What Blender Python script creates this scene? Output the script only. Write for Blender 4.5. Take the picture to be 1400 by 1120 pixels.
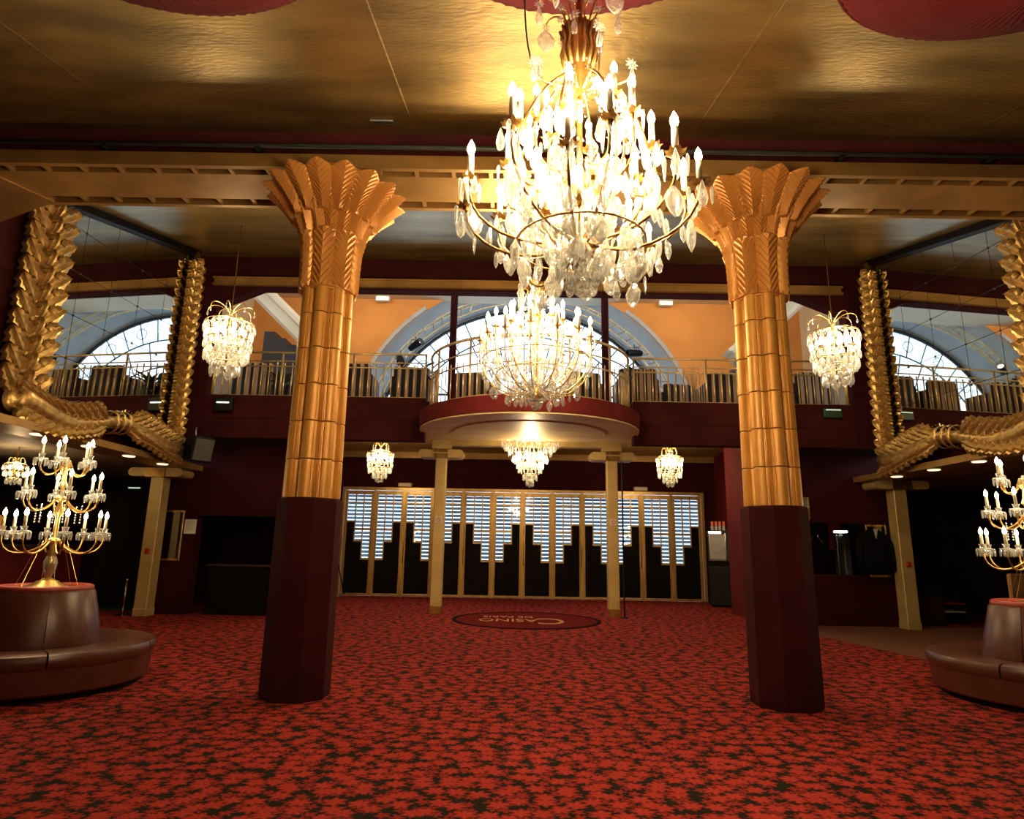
import bpy, math, random
from mathutils import Vector, Matrix
PI = math.pi
random.seed(7)
SC = bpy.context.scene
for o in list(bpy.data.objects):
    bpy.data.objects.remove(o)
COL = SC.collection

# ------------------------------------------------------------------ camera
def Rd(a): return math.radians(a)
PITCH, YAW, ROLL, FPX = 12.226, -0.219, 1.009, 870.69
EYE = Vector((-0.244, 0.0, 1.176))
_a, _y, _r = Rd(PITCH), Rd(YAW), Rd(ROLL)
_f = Vector((math.sin(_y)*math.cos(_a), math.cos(_y)*math.cos(_a), math.sin(_a)))
_ri = Vector((math.cos(_y), -math.sin(_y), 0)); _up = _ri.cross(_f)
_r2 = _ri*math.cos(_r)+_up*math.sin(_r); _u2 = -_ri*math.sin(_r)+_up*math.cos(_r)
cam = bpy.data.cameras.new('camera'); co = bpy.data.objects.new('camera', cam); COL.objects.link(co)
cam.sensor_fit = 'HORIZONTAL'; cam.sensor_width = 36.0; cam.lens = FPX/1400*36.0
cam.clip_start = 0.05; cam.clip_end = 200
M = Matrix(((_r2.x, _u2.x, -_f.x, EYE.x), (_r2.y, _u2.y, -_f.y, EYE.y), (_r2.z, _u2.z, -_f.z, EYE.z), (0, 0, 0, 1)))
co.matrix_world = M
SC.camera = co

# ------------------------------------------------------------------ world, light, exposure
W = bpy.data.worlds.new('world'); SC.world = W; W.use_nodes = True
bg = W.node_tree.nodes['Background']; bg.inputs[0].default_value = (0.70, 0.85, 1.0, 1); bg.inputs[1].default_value = 3.5
vs = SC.view_settings
vs.view_transform = 'Standard'; vs.look = 'None'; vs.exposure = 0.38; vs.gamma = 1.0; vs.use_curve_mapping = False
cy = SC.cycles
cy.max_bounces = 8; cy.diffuse_bounces = 4; cy.glossy_bounces = 4; cy.transmission_bounces = 4
cy.transparent_max_bounces = 24; cy.sample_clamp_indirect = 4.0; cy.caustics_reflective = False; cy.caustics_refractive = False
CANDLE = (1.0, 0.70, 0.38)
WARM = (1.0, 0.74, 0.45)
PW, PWC, GAL, REAR_FILL = 330, 26, 48, 70      # lamp powers: chandeliers, candelabra, gallery lamps, added rear fill chandelier
def point(name, loc, power, color=CANDLE, radius=0.05, parent=None):
    l = bpy.data.lights.new(name, 'POINT'); l.energy = power; l.color = color; l.shadow_soft_size = radius
    o = bpy.data.objects.new(name, l); COL.objects.link(o); o.location = loc
    if parent: o.parent = parent
    return o
def spot(name, loc, target, power, color=WARM, angle=80, blend=.6, radius=.05, parent=None):
    l = bpy.data.lights.new(name, 'SPOT'); l.energy = power; l.color = color; l.spot_size = Rd(angle); l.spot_blend = blend; l.shadow_soft_size = radius
    o = bpy.data.objects.new(name, l); COL.objects.link(o)
    d = Vector(target)-Vector(loc)
    o.matrix_world = Matrix.Translation(loc) @ d.to_track_quat('-Z', 'Y').to_matrix().to_4x4()
    if parent: o.parent = parent
    return o

# ------------------------------------------------------------------ materials
MATS = {}
def nt(name):
    m = bpy.data.materials.new(name); m.use_nodes = True; t = m.node_tree
    return m, t, t.nodes, t.links, t.nodes['Principled BSDF']
def mat(name, col, rough=.6, metal=0, col2=None, nscale=4, bump=0, bscale=60, stretch=(1, 1, 1), coat=0, sheen=0, spec=.5, detail=4):
    m, t, N, L, b = nt(name)
    b.inputs['Base Color'].default_value = (*col, 1); b.inputs['Roughness'].default_value = rough; b.inputs['Metallic'].default_value = metal
    b.inputs['Specular IOR Level'].default_value = spec
    if coat: b.inputs['Coat Weight'].default_value = coat
    if sheen: b.inputs['Sheen Weight'].default_value = sheen; b.inputs['Sheen Tint'].default_value = (*col, 1)
    tc = N.new('ShaderNodeTexCoord'); mp = N.new('ShaderNodeMapping'); mp.inputs['Scale'].default_value = stretch
    L.new(tc.outputs['Object'], mp.inputs['Vector'])
    c2 = col2 or tuple(c*.72 for c in col)
    n = N.new('ShaderNodeTexNoise'); n.inputs['Scale'].default_value = nscale; n.inputs['Detail'].default_value = detail
    L.new(mp.outputs[0], n.inputs['Vector'])
    r = N.new('ShaderNodeMapRange'); r.inputs[1].default_value = .35; r.inputs[2].default_value = .65
    L.new(n.outputs['Fac'], r.inputs[0])
    x = N.new('ShaderNodeMix'); x.data_type = 'RGBA'; x.inputs[6].default_value = (*col, 1); x.inputs[7].default_value = (*c2, 1)
    L.new(r.outputs[0], x.inputs[0]); L.new(x.outputs[2], b.inputs['Base Color'])
    if bump:
        n2 = N.new('ShaderNodeTexNoise'); n2.inputs['Scale'].default_value = bscale; n2.inputs['Detail'].default_value = 3
        L.new(mp.outputs[0], n2.inputs['Vector'])
        bp = N.new('ShaderNodeBump'); bp.inputs['Strength'].default_value = bump; bp.inputs['Distance'].default_value = .01
        L.new(n2.outputs['Fac'], bp.inputs['Height']); L.new(bp.outputs[0], b.inputs['Normal'])
    MATS[name] = m
    return m
def emit(name, col, s):
    m, t, N, L, b = nt(name)
    b.inputs['Base Color'].default_value = (*col, 1); b.inputs['Emission Color'].default_value = (*col, 1); b.inputs['Emission Strength'].default_value = s
    MATS[name] = m
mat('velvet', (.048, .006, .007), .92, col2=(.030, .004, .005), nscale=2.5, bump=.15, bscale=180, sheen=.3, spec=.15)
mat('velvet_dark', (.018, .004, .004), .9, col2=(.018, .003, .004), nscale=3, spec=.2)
mat('velvet_bright', (.12, .010, .010), .85, col2=(.09, .007, .007), nscale=3, sheen=.3, spec=.2)
mat('ceiling_gold', (.40, .285, .10), .40, .85, col2=(.22, .155, .055), nscale=2.2, bump=.5, bscale=26, stretch=(.5, 1.6, 1), detail=8)
mat('soffit_gold', (.46, .28, .09), .45, .5, col2=(.34, .20, .065), nscale=3, bump=.15, bscale=40)
mat('column_gold', (.66, .34, .066), .46, .25, col2=(.56, .27, .05), nscale=3, bump=.04, bscale=30)
mat('leaf_gold', (.66, .32, .07), .42, .3, col2=(.54, .25, .055), nscale=4)
mat('door_gold', (.70, .48, .16), .35, .6, col2=(.50, .31, .09), nscale=5, stretch=(1, 1, .3))
mat('post_gold', (.66, .50, .20), .45, .35, col2=(.56, .40, .15), nscale=3)
mat('frame_gold', (.62, .43, .15), .34, .75, col2=(.36, .22, .07), nscale=14, bump=.3, bscale=50)
mat('brass', (.72, .50, .18), .28, .9, col2=(.55, .36, .11), nscale=8)
mat('bronze', (.42, .25, .07), .32, .9, col2=(.28, .15, .04), nscale=12)
mat('rail_gold', (.75, .56, .24), .35, .6, nscale=6)
mat('black_panel', (.006, .004, .004), .6, nscale=3, spec=.1)
mat('pale_gold', (.62, .48, .24), .5, .1, col2=(.52, .38, .17), nscale=2.5, stretch=(.4, 2, 1))
mat('black_plastic', (.008, .008, .009), .5, nscale=3, spec=.2)
mat('speaker_grille', (.10, .10, .095), .6, .3, nscale=30)
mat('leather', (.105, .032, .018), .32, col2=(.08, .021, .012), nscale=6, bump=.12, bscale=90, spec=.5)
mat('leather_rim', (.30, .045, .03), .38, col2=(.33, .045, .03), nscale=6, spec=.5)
mat('cream', (.72, .62, .45), .8, col2=(.66, .55, .38), nscale=1.5)
mat('orange_wall', (.70, .285, .06), .8, col2=(.60, .24, .05), nscale=1.2)
mat('arch_grey', (.42, .43, .42), .8, col2=(.36, .37, .36), nscale=2)
mat('tan_ceiling', (.34, .27, .17), .7, nscale=2)
mat('dark_wood', (.035, .018, .012), .5, nscale=5, stretch=(1, 1, .2))
mat('brown_carpet', (.17, .055, .022), .95, col2=(.12, .038, .016), nscale=40, bump=.3, bscale=300)
mat('grey_metal', (.32, .33, .32), .4, .7, nscale=6)
mat('dark_metal', (.03, .03, .032), .45, .6, nscale=6)
mat('grey_green', (.10, .12, .11), .4, .5, nscale=5)
mat('chrome', (.75, .75, .76), .15, 1.0, nscale=5)
mat('shutter', (.34, .40, .46), .5, .1, nscale=6, stretch=(.2, 1, 1))
mat('iron', (.02, .02, .025), .5, .4, nscale=5)
mat('white_paint', (.80, .79, .74), .6, nscale=4)
mat('paper', (.82, .80, .72), .9, nscale=12, col2=(.78, .75, .66))
mat('orange_plastic', (.85, .16, .05), .5, nscale=5)
mat('red_plastic', (.55, .03, .02), .4, nscale=5)
mat('green_sign', (.008, .045, .022), .5, nscale=5)
mat('green_mat', (.015, .08, .035), .95, nscale=30, spec=.1)
mat('lampshade', (.85, .38, .08), .8, nscale=5)
mat('cloth_black', (.005, .005, .006), .95, col2=(.008, .008, .009), nscale=20, bump=.4, bscale=60, spec=.08)
mat('cloth_white', (.65, .65, .62), .9, nscale=20)
mat('leaf_green', (.045, .075, .02), .6, nscale=8)
mat('dry_grass', (.45, .25, .10), .7, nscale=8)
mat('candle_wax', (.90, .80, .55), .5, nscale=8)
mat('letter_gold', (.75, .36, .12), .7, nscale=20)
mat('medallion_red', (.15, .012, .008), .95, col2=(.12, .009, .006), nscale=30, spec=.05)
mat('medallion_black', (.008, .005, .004), .95, spec=.05, nscale=20)
emit('flame', (1.0, .80, .46), 26)
emit('lamp_white', (1.0, .93, .80), 6)
emit('tube_white', (.95, 1.0, .92), 2.6)
emit('lamp_warm', (1.0, .78, .45), 1.3)
emit('sign_white', (.85, 1.0, .85), .5)

def make_carpet():
    m, t, N, L, b = nt('carpet')
    b.inputs['Roughness'].default_value = .95; b.inputs['Specular IOR Level'].default_value = .12
    tc = N.new('ShaderNodeTexCoord')
    def math_(op, a=None, c=None, va=None, vc=None):
        n = N.new('ShaderNodeMath'); n.operation = op
        if a is not None: L.new(a, n.inputs[0])
        elif va is not None: n.inputs[0].default_value = va
        if c is not None: L.new(c, n.inputs[1])
        elif vc is not None: n.inputs[1].default_value = vc
        return n.outputs[0]
    nz = N.new('ShaderNodeTexNoise'); nz.inputs['Scale'].default_value = 22; nz.inputs['Detail'].default_value = 3
    L.new(tc.outputs['Object'], nz.inputs['Vector'])
    def flowers(scale, off, petals, base, amp, dist):
        mp = N.new('ShaderNodeMapping'); mp.inputs['Location'].default_value = off; mp.inputs['Scale'].default_value = (scale, scale*1.15, 0)
        L.new(tc.outputs['Object'], mp.inputs['Vector'])
        ad = N.new('ShaderNodeVectorMath'); ad.operation = 'MULTIPLY_ADD'
        ad.inputs[1].default_value = (dist, dist, 0); L.new(nz.outputs['Color'], ad.inputs[0]); L.new(mp.outputs[0], ad.inputs[2])
        vo = N.new('ShaderNodeTexVoronoi'); vo.voronoi_dimensions = '2D'; vo.inputs['Scale'].default_value = 1; vo.inputs['Randomness'].default_value = .85
        L.new(ad.outputs[0], vo.inputs['Vector'])
        sb = N.new('ShaderNodeVectorMath'); sb.operation = 'SUBTRACT'; L.new(ad.outputs[0], sb.inputs[0]); L.new(vo.outputs['Position'], sb.inputs[1])
        sx = N.new('ShaderNodeSeparateXYZ'); L.new(sb.outputs[0], sx.inputs[0])
        ang = math_('ARCTAN2', sx.outputs[1], sx.outputs[0])
        sc_ = N.new('ShaderNodeSeparateColor'); L.new(vo.outputs['Color'], sc_.inputs[0])
        ph = math_('MULTIPLY', sc_.outputs[0], vc=6.28)
        s1 = math_('SINE', math_('ADD', math_('MULTIPLY', ang, vc=petals), ph))
        s2 = math_('MULTIPLY', math_('SINE', math_('ADD', math_('MULTIPLY', ang, vc=petals*3), ph)), vc=.3)
        lobe = math_('MULTIPLY', math_('ADD', s1, s2), vc=amp)
        rad = math_('ADD', lobe, vc=base)
        q = math_('DIVIDE', vo.outputs['Distance'], rad)     # <1 inside the flower
        return q, s1, sc_.outputs[1]
    q1, s1, r1 = flowers(8.2, (0, 0, 0), 6, .45, .085, .32)
    q2, s2, r2 = flowers(12.5, (3.3, 1.7, 0), 5, .42, .12, .42)
    def ramp(src, a, b_, c=0., d=1.):
        n = N.new('ShaderNodeMapRange'); n.inputs[1].default_value = a; n.inputs[2].default_value = b_; n.inputs[3].default_value = c; n.inputs[4].default_value = d; L.new(src, n.inputs[0]); return n.outputs[0]
    def mixc(f, c1, c2):
        x = N.new('ShaderNodeMix'); x.data_type = 'RGBA'
        L.new(f, x.inputs[0])
        for c, i in ((c1, 6), (c2, 7)):
            if isinstance(c, tuple): x.inputs[i].default_value = (*c, 1)
            else: L.new(c, x.inputs[i])
        return x.outputs[2]
    # serrated edge + veins
    fine = N.new('ShaderNodeTexNoise'); fine.inputs['Scale'].default_value = 95; fine.inputs['Detail'].default_value = 2; L.new(tc.outputs['Object'], fine.inputs['Vector'])
    fz = math_('MULTIPLY', math_('SUBTRACT', fine.outputs['Fac'], vc=.5), vc=.55)
    e1 = math_('ADD', q1, fz); e2 = math_('ADD', q2, fz)
    v1 = math_('MULTIPLY', ramp(e1, 1.0, .55), ramp(s1, -1, 1, .55, 1.0)); v2 = math_('MULTIPLY', ramp(e2, 1.0, .5), ramp(s2, -1, 1, .5, 1.0))
    c2 = mixc(v2, (.10, .009, .007), (.33, .029, .018))
    c1 = mixc(v1, (.13, .012, .009), (.46, .042, .026))
    base = mixc(ramp(e2, 1.0, .93), (.012, .009, .004), c2)
    # dark line round the big flowers so that they stand off the leaves
    base = mixc(ramp(e1, 1.10, 1.01), base, (.016, .008, .004))
    out = mixc(ramp(e1, 1.01, .95), base, c1)
    class _F: outputs = {2: out}
    fin = _F
    L.new(fin.outputs[2], b.inputs['Base Color'])
    MATS['carpet'] = m
make_carpet()

def make_glass(name, tint, transp, gloss_rough=.03, diff=0.0, diffcol=(1, 1, 1), gl=.2):
    m = bpy.data.materials.new(name); m.use_nodes = True; t = m.node_tree; N = t.nodes; L = t.links
    N.remove(N['Principled BSDF']); out = N['Material Output']
    tr = N.new('ShaderNodeBsdfTransparent'); tr.inputs[0].default_value = (*tint, 1)
    gl_ = N.new('ShaderNodeBsdfGlossy'); gl_.inputs['Roughness'].default_value = gloss_rough; gl_.inputs[0].default_value = (1, 1, 1, 1)
    mx = N.new('ShaderNodeMixShader')
    lw = N.new('ShaderNodeLayerWeight'); lw.inputs[0].default_value = .35
    mr = N.new('ShaderNodeMapRange'); mr.inputs[3].default_value = gl; mr.inputs[4].default_value = min(1, gl+.6); L.new(lw.outputs['Facing'], mr.inputs[0])
    L.new(mr.outputs[0], mx.inputs[0]); L.new(tr.outputs[0], mx.inputs[1]); L.new(gl_.outputs[0], mx.inputs[2])
    last = mx
    if diff:
        d = N.new('ShaderNodeBsdfDiffuse'); d.inputs[0].default_value = (*diffcol, 1)
        tl = N.new('ShaderNodeBsdfTranslucent'); tl.inputs[0].default_value = (*diffcol, 1)
        ad = N.new('ShaderNodeMixShader'); ad.inputs[0].default_value = .5; L.new(d.outputs[0], ad.inputs[1]); L.new(tl.outputs[0], ad.inputs[2])
        m2 = N.new('ShaderNodeMixShader'); L.new(mx.outputs[0], m2.inputs[1]); L.new(ad.outputs[0], m2.inputs[2]); last = m2
        mr2 = N.new('ShaderNodeMapRange'); mr2.inputs[3].default_value = diff*.25; mr2.inputs[4].default_value = min(.9, diff*2.2); L.new(lw.outputs['Facing'], mr2.inputs[0]); L.new(mr2.outputs[0], m2.inputs[0])
    L.new(last.outputs[0], out.inputs[0]); MATS[name] = m
make_glass('crystal', (.90, .93, .92), .5, .05, .26, (.95, .95, .92), .16)
make_glass('pane_glass', (.80, .85, .88), .8, .02, 0, gl=.10)
make_glass('window_glass', (.88, .94, 1.0), .8, .1, .12, (.9, .95, 1), .04)
def make_mirror():
    m, t, N, L, b = nt('mirror')
    b.inputs['Base Color'].default_value = (.72, .74, .70, 1); b.inputs['Metallic'].default_value = 1; b.inputs['Roughness'].default_value = .015
    MATS['mirror'] = m
make_mirror()
def make_stripes():
    m, t, N, L, b = nt('stripes')
    tc = N.new('ShaderNodeTexCoord'); sx = N.new('ShaderNodeSeparateXYZ'); L.new(tc.outputs['Object'], sx.inputs[0])
    def mth(op, a, v):
        n = N.new('ShaderNodeMath'); n.operation = op; L.new(a, n.inputs[0]); n.inputs[1].default_value = v; return n.outputs[0]
    s = N.new('ShaderNodeMath'); s.operation = 'ADD'; L.new(sx.outputs[0], s.inputs[0]); L.new(sx.outputs[1], s.inputs[1])
    fr = mth('FRACT', mth('MULTIPLY', s.outputs[0], 7.2), 1)
    g = mth('GREATER_THAN', fr, .52)
    x = N.new('ShaderNodeMix'); x.data_type = 'RGBA'; x.inputs[6].default_value = (.022, .014, .013, 1); x.inputs[7].default_value = (.42, .27, .17, 1)
    L.new(g, x.inputs[0]); L.new(x.outputs[2], b.inputs['Base Color']); b.inputs['Roughness'].default_value = .9
    MATS['stripes'] = m
make_stripes()
def make_pleat():
    m, t, N, L, b = nt('red_pleat')
    b.inputs['Base Color'].default_value = (.075, .002, .004, 1); b.inputs['Roughness'].default_value = .8
    b.inputs['Specular IOR Level'].default_value = .2
    MATS['red_pleat'] = m
make_pleat()

# ------------------------------------------------------------------ mesh builder
def Tm(x, y, z): return Matrix.Translation((x, y, z))
def Rz(a): return Matrix.Rotation(a, 4, 'Z')
def Rx(a): return Matrix.Rotation(a, 4, 'X')
def Ry(a): return Matrix.Rotation(a, 4, 'Y')
def Sc(x, y=None, z=None):
    y = x if y is None else y; z = x if z is None else z
    return Matrix.Diagonal((x, y, z, 1))
class MB:
    def __init__(s): s.v = []; s.f = []
    def add(s, vs_, fs, M=None):
        n = len(s.v)
        s.v += [tuple(M @ Vector(p)) if M else tuple(p) for p in vs_]
        s.f += [tuple(i+n for i in f) for f in fs]
        return s
    def box(s, x0, x1, y0, y1, z0, z1, M=None):
        return s.add([(x0, y0, z0), (x1, y0, z0), (x1, y1, z0), (x0, y1, z0), (x0, y0, z1), (x1, y0, z1), (x1, y1, z1), (x0, y1, z1)],
                     [(3, 2, 1, 0), (4, 5, 6, 7), (0, 1, 5, 4), (1, 2, 6, 5), (2, 3, 7, 6), (3, 0, 4, 7)], M)
    def bbox(s, x0, x1, y0, y1, z0, z1, b=.01, M=None):
        # box with chamfered vertical + top edges
        b = min(b, (x1-x0)*.45, (y1-y0)*.45, (z1-z0)*.45)
        def ring(i, z): return [(x0+i+b, y0+i, z), (x1-i-b, y0+i, z), (x1-i, y0+i+b, z), (x1-i, y1-i-b, z), (x1-i-b, y1-i, z), (x0+i+b, y1-i, z), (x0+i, y1-i-b, z), (x0+i, y0+i+b, z)]
        vs_ = ring(b*.5, z0)+ring(0, z0+b)+ring(0, z1-b)+ring(b*.5, z1)
        fs = [tuple(range(7, -1, -1)), tuple(range(24, 32))]
        for k in range(3):
            for i in range(8): fs.append((k*8+i, k*8+(i+1) % 8, k*8+8+(i+1) % 8, k*8+8+i))
        return s.add(vs_, fs, M)
    def tube(s, pts, r, n=6, cap=True, closed=False, M=None):
        P = [Vector(p) for p in pts]; m = len(P)
        rr = r if isinstance(r, (list, tuple)) else [r]*m
        vs_ = []; fs = []
        up = None
        for i in range(m):
            if closed: d = P[(i+1) % m]-P[i-1]
            else: d = P[min(i+1, m-1)]-P[max(i-1, 0)]
            d.normalize()
            if up is None:
                ref = Vector((0, 0, 1)) if abs(d.z) < .9 else Vector((1, 0, 0))
                a = d.cross(ref).normalized()
            else:
                a = (up - d*up.dot(d))
                if a.length < 1e-6: a = d.orthogonal()
                a.normalize()
            up = a; b_ = d.cross(a)
            for k in range(n):
                t = 2*PI*k/n
                vs_.append(P[i]+(a*math.cos(t)+b_*math.sin(t))*rr[i])
        for i in range(m if closed else m-1):
            j = (i+1) % m
            for k in range(n): fs.append((i*n+k, i*n+(k+1) % n, j*n+(k+1) % n, j*n+k))
        if cap and not closed:
            fs.append(tuple(range(n-1, -1, -1))); fs.append(tuple((m-1)*n+k for k in range(n)))
        return s.add(vs_, fs, M)
    def lathe(s, prof, n=12, M=None, rot=0, a0=0, a1=2*PI):
        vs_ = []; fs = []; full = abs(a1-a0-2*PI) < 1e-6; nn = n if full else n+1
        idx = []
        for (r, z) in prof:
            if r < 1e-6: idx.append([len(vs_)]); vs_.append((0, 0, z))
            else:
                row = []
                for k in range(nn):
                    t = a0+(a1-a0)*k/n+rot; row.append(len(vs_)); vs_.append((r*math.cos(t), r*math.sin(t), z))
                idx.append(row)
        for a, b_ in zip(idx, idx[1:]):
            for k in range(n):
                k2 = (k+1) % nn
                if len(a) == 1 and len(b_) == 1: continue
                if len(a) == 1: fs.append((a[0], b_[k2], b_[k]))
                elif len(b_) == 1: fs.append((a[k], a[k2], b_[0]))
                else: fs.append((a[k], a[k2], b_[k2], b_[k]))
        return s.add(vs_, fs, M)
    def prism(s, poly, y0, y1, M=None):
        # polygon in (x,z), extruded along y
        n = len(poly)
        vs_ = [(x, y0, z) for x, z in poly]+[(x, y1, z) for x, z in poly]
        fs = [tuple(range(n)), tuple(range(2*n-1, n-1, -1))]
        for i in range(n): j = (i+1) % n; fs.append((i, i+n, j+n, j))
        return s.add(vs_, fs, M)
    def strip(s, A, B, C_, D_, M=None):
        # closed band between 4 polylines (same length): a swept quad section
        n = len(A); vs_ = []
        for i in range(n): vs_ += [A[i], B[i], C_[i], D_[i]]
        fs = [(3, 2, 1, 0), (4*n-4, 4*n-3, 4*n-2, 4*n-1)]
        for i in range(n-1):
            for k in range(4): fs.append((4*i+k, 4*i+(k+1) % 4, 4*i+4+(k+1) % 4, 4*i+4+k))
        return s.add(vs_, fs, M)
    def mesh(s, name, mt, smooth=False, angle=None):
        me = bpy.data.meshes.new(name); me.from_pydata(s.v, [], s.f); me.update()
        import bmesh
        bm = bmesh.new(); bm.from_mesh(me); bmesh.ops.recalc_face_normals(bm, faces=bm.faces)
        if smooth and angle:
            for e in bm.edges:
                if len(e.link_faces) == 2 and e.calc_face_angle(0) > Rd(angle): e.smooth = False
        bm.to_mesh(me); bm.free()
        if smooth:
            for p in me.polygons: p.use_smooth = True
        me.materials.append(MATS[mt] if isinstance(mt, str) else mt)
        return me
def obj(name, me, parent=None, M=None):
    o = bpy.data.objects.new(name, me); COL.objects.link(o)
    if parent: o.parent = parent
    if M is not None: o.matrix_local = M
    return o
def part(name, mb, mt, parent=None, smooth=False, angle=None, M=None):
    return obj(name, mb.mesh(name, mt, smooth, angle), parent, M)
def tag(o, label, cat=None, group=None, kind=None):
    o['label'] = label
    if cat: o['category'] = cat
    if group: o['group'] = group
    if kind: o['kind'] = kind
    return o
def thing(name, label, cat, loc=(0, 0, 0), rotz=0, group=None, kind=None):
    o = bpy.data.objects.new(name, None); COL.objects.link(o); o.location = loc; o.rotation_euler = (0, 0, rotz)
    o.empty_display_size = .1
    return tag(o, label, cat, group, kind)
def struct(name, label, mb, mt, cat='wall', smooth=False, angle=None):
    o = part(name, mb, mt, None, smooth, angle); return tag(o, label, cat, kind='structure')
def copy_tree(o, parent=None):
    c = o.copy(); COL.objects.link(c); c.parent = parent
    for ch in list(o.children): copy_tree(ch, c)
    return c
def bez(p0, p1, p2, p3, n=8):
    P = [Vector(p) for p in (p0, p1, p2, p3)]; out = []
    for i in range(n+1):
        t = i/n; u = 1-t
        out.append(P[0]*u**3+P[1]*3*u*u*t+P[2]*3*u*t*t+P[3]*t**3)
    return out
def pol(r, a, z): return (r*math.cos(a), r*math.sin(a), z)
# STRUCT
# ------------------------------------------------------------------ the setting
WX, GY, LY = 5.85, 10.2, 11.0
def cz(y): return 4.8+.235*(y-5.08)
def slab_x(poly, x0, x1, mb=None):
    mb = mb or MB(); n = len(poly)
    mb.add([(x0, y, z) for y, z in poly]+[(x1, y, z) for y, z in poly],
           [tuple(range(n)), tuple(range(2*n-1, n-1, -1))]+[(i, i+n, (i+1) % n+n, (i+1) % n) for i in range(n)])
    return mb
floor = struct('floor', 'dark red carpet with a leaf and flower pattern across the whole foyer', MB().box(-10, 10, -3.2, 16.3, -.1, 0), 'carpet', 'floor')
mb = MB(); poly = [(4.12, LY+.02), (4.2, 9.7), (4.5, 7.7), (4.75, 6.7), (10, 6.0), (10, LY+.02)]
n = len(poly); mb.add([(x, y, .001) for x, y in poly]+[(x, y, .006) for x, y in poly], [tuple(range(n)), tuple(range(n, 2*n))]+[(i, (i+1) % n, (i+1) % n+n, i+n) for i in range(n)])
part('plain_carpet', mb, 'brown_carpet', floor)['label'] = 'plain brown carpet beside the patterned red one'
# oval medallion woven into the carpet
EC, EA, EB = (0.015, 11.1), 1.24, 1.28
def ellipse(a, b, n=64): return [(EC[0]+a*math.cos(2*PI*k/n), EC[1]+b*math.sin(2*PI*k/n)) for k in range(n)]
mb = MB(); e = ellipse(EA, EB); n = len(e)
mb.add([(x, y, .002) for x, y in e]+[(x, y, .006) for x, y in e], [tuple(range(n)), tuple(range(n, 2*n))]+[(i, (i+1) % n, (i+1) % n+n, i+n) for i in range(n)])
med = part('medallion', mb, 'medallion_red', floor); med['label'] = 'plain red oval medallion in the carpet'
mb = MB(); a, b = ellipse(EA, EB), ellipse(EA-.07, EB-.10)
for i in range(n):
    j = (i+1) % n
    mb.add([(*a[i], .0065), (*a[j], .0065), (*b[j], .0065), (*b[i], .0065), (*a[i], .009), (*a[j], .009), (*b[j], .009), (*b[i], .009)], [(0, 1, 2, 3), (4, 5, 6, 7), (0, 1, 5, 4), (2, 3, 7, 6)])
part('medallion_border', mb, 'medallion_black', med)['label'] = 'black line round the medallion'
def lettering(name, text, size, x, y, z, M, mt, parent, label=None, extrude=.001, align='LEFT', sx=1):
    cu = bpy.data.curves.new(name, 'FONT'); cu.body = text; cu.size = size; cu.extrude = extrude; cu.align_x = align
    to = bpy.data.objects.new('tmp', cu); COL.objects.link(to); bpy.context.view_layer.update()
    me = bpy.data.meshes.new_from_object(to.evaluated_get(bpy.context.evaluated_depsgraph_get()))
    bpy.data.objects.remove(to); me.materials.clear(); me.materials.append(MATS[mt]); me.name = name
    o = obj(name, me, parent, Tm(x, y, z) @ M @ Sc(sx, 1, 1))
    if label: o['label'] = label
    return o
lettering('big_letter', 'C', 1.15, .66, 11.30, .0075, Rz(PI), 'letter_gold', med, 'large gold initial C', sx=.62)
lettering('lettering', 'ASINO', .55, .20, 11.15, .0075, Rz(PI), 'letter_gold', med, 'gold woven letters', sx=.60)
lettering('lettering', 'DE PARIS', .36, .14, 11.62, .0075, Rz(PI), 'letter_gold', med, 'small gold woven letters', sx=.60)
# green mat
tag(part('doormat', MB().bbox(-8.4, -6.75, 11.5, 12.8, .001, .02, .005), 'green_mat'), 'dark green doormat on the floor of the left side bay', 'mat')

# main ceiling, sloping up towards the back
ceil = struct('ceiling', 'sloping gold leaf ceiling with brushed patches and seams', slab_x([(-3.2, cz(-3.2)), (10.4, cz(10.4)), (10.4, cz(10.4)+.2), (-3.2, cz(-3.2)+.2)], -10, 10), 'ceiling_gold', 'ceiling')
for x in (-3.6, -1.18, 1.3, 3.7):
    y0, y1 = .6, 5.05
    mb = MB(); mb.add([(x-.008, y0, cz(y0)-.002), (x+.008, y0, cz(y0)-.002), (x+.008, y1, cz(y1)-.002), (x-.008, y1, cz(y1)-.002), (x-.03, y0, cz(y0)+.003), (x+.03, y0, cz(y0)+.003), (x+.03, y1, cz(y1)+.003), (x-.03, y1, cz(y1)+.003)],
                      [(0, 1, 2, 3), (0, 1, 5, 4), (2, 3, 7, 6), (1, 2, 6, 5), (0, 3, 7, 4)])
    part('ceiling_seam', mb, 'ceiling_gold', ceil)
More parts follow.
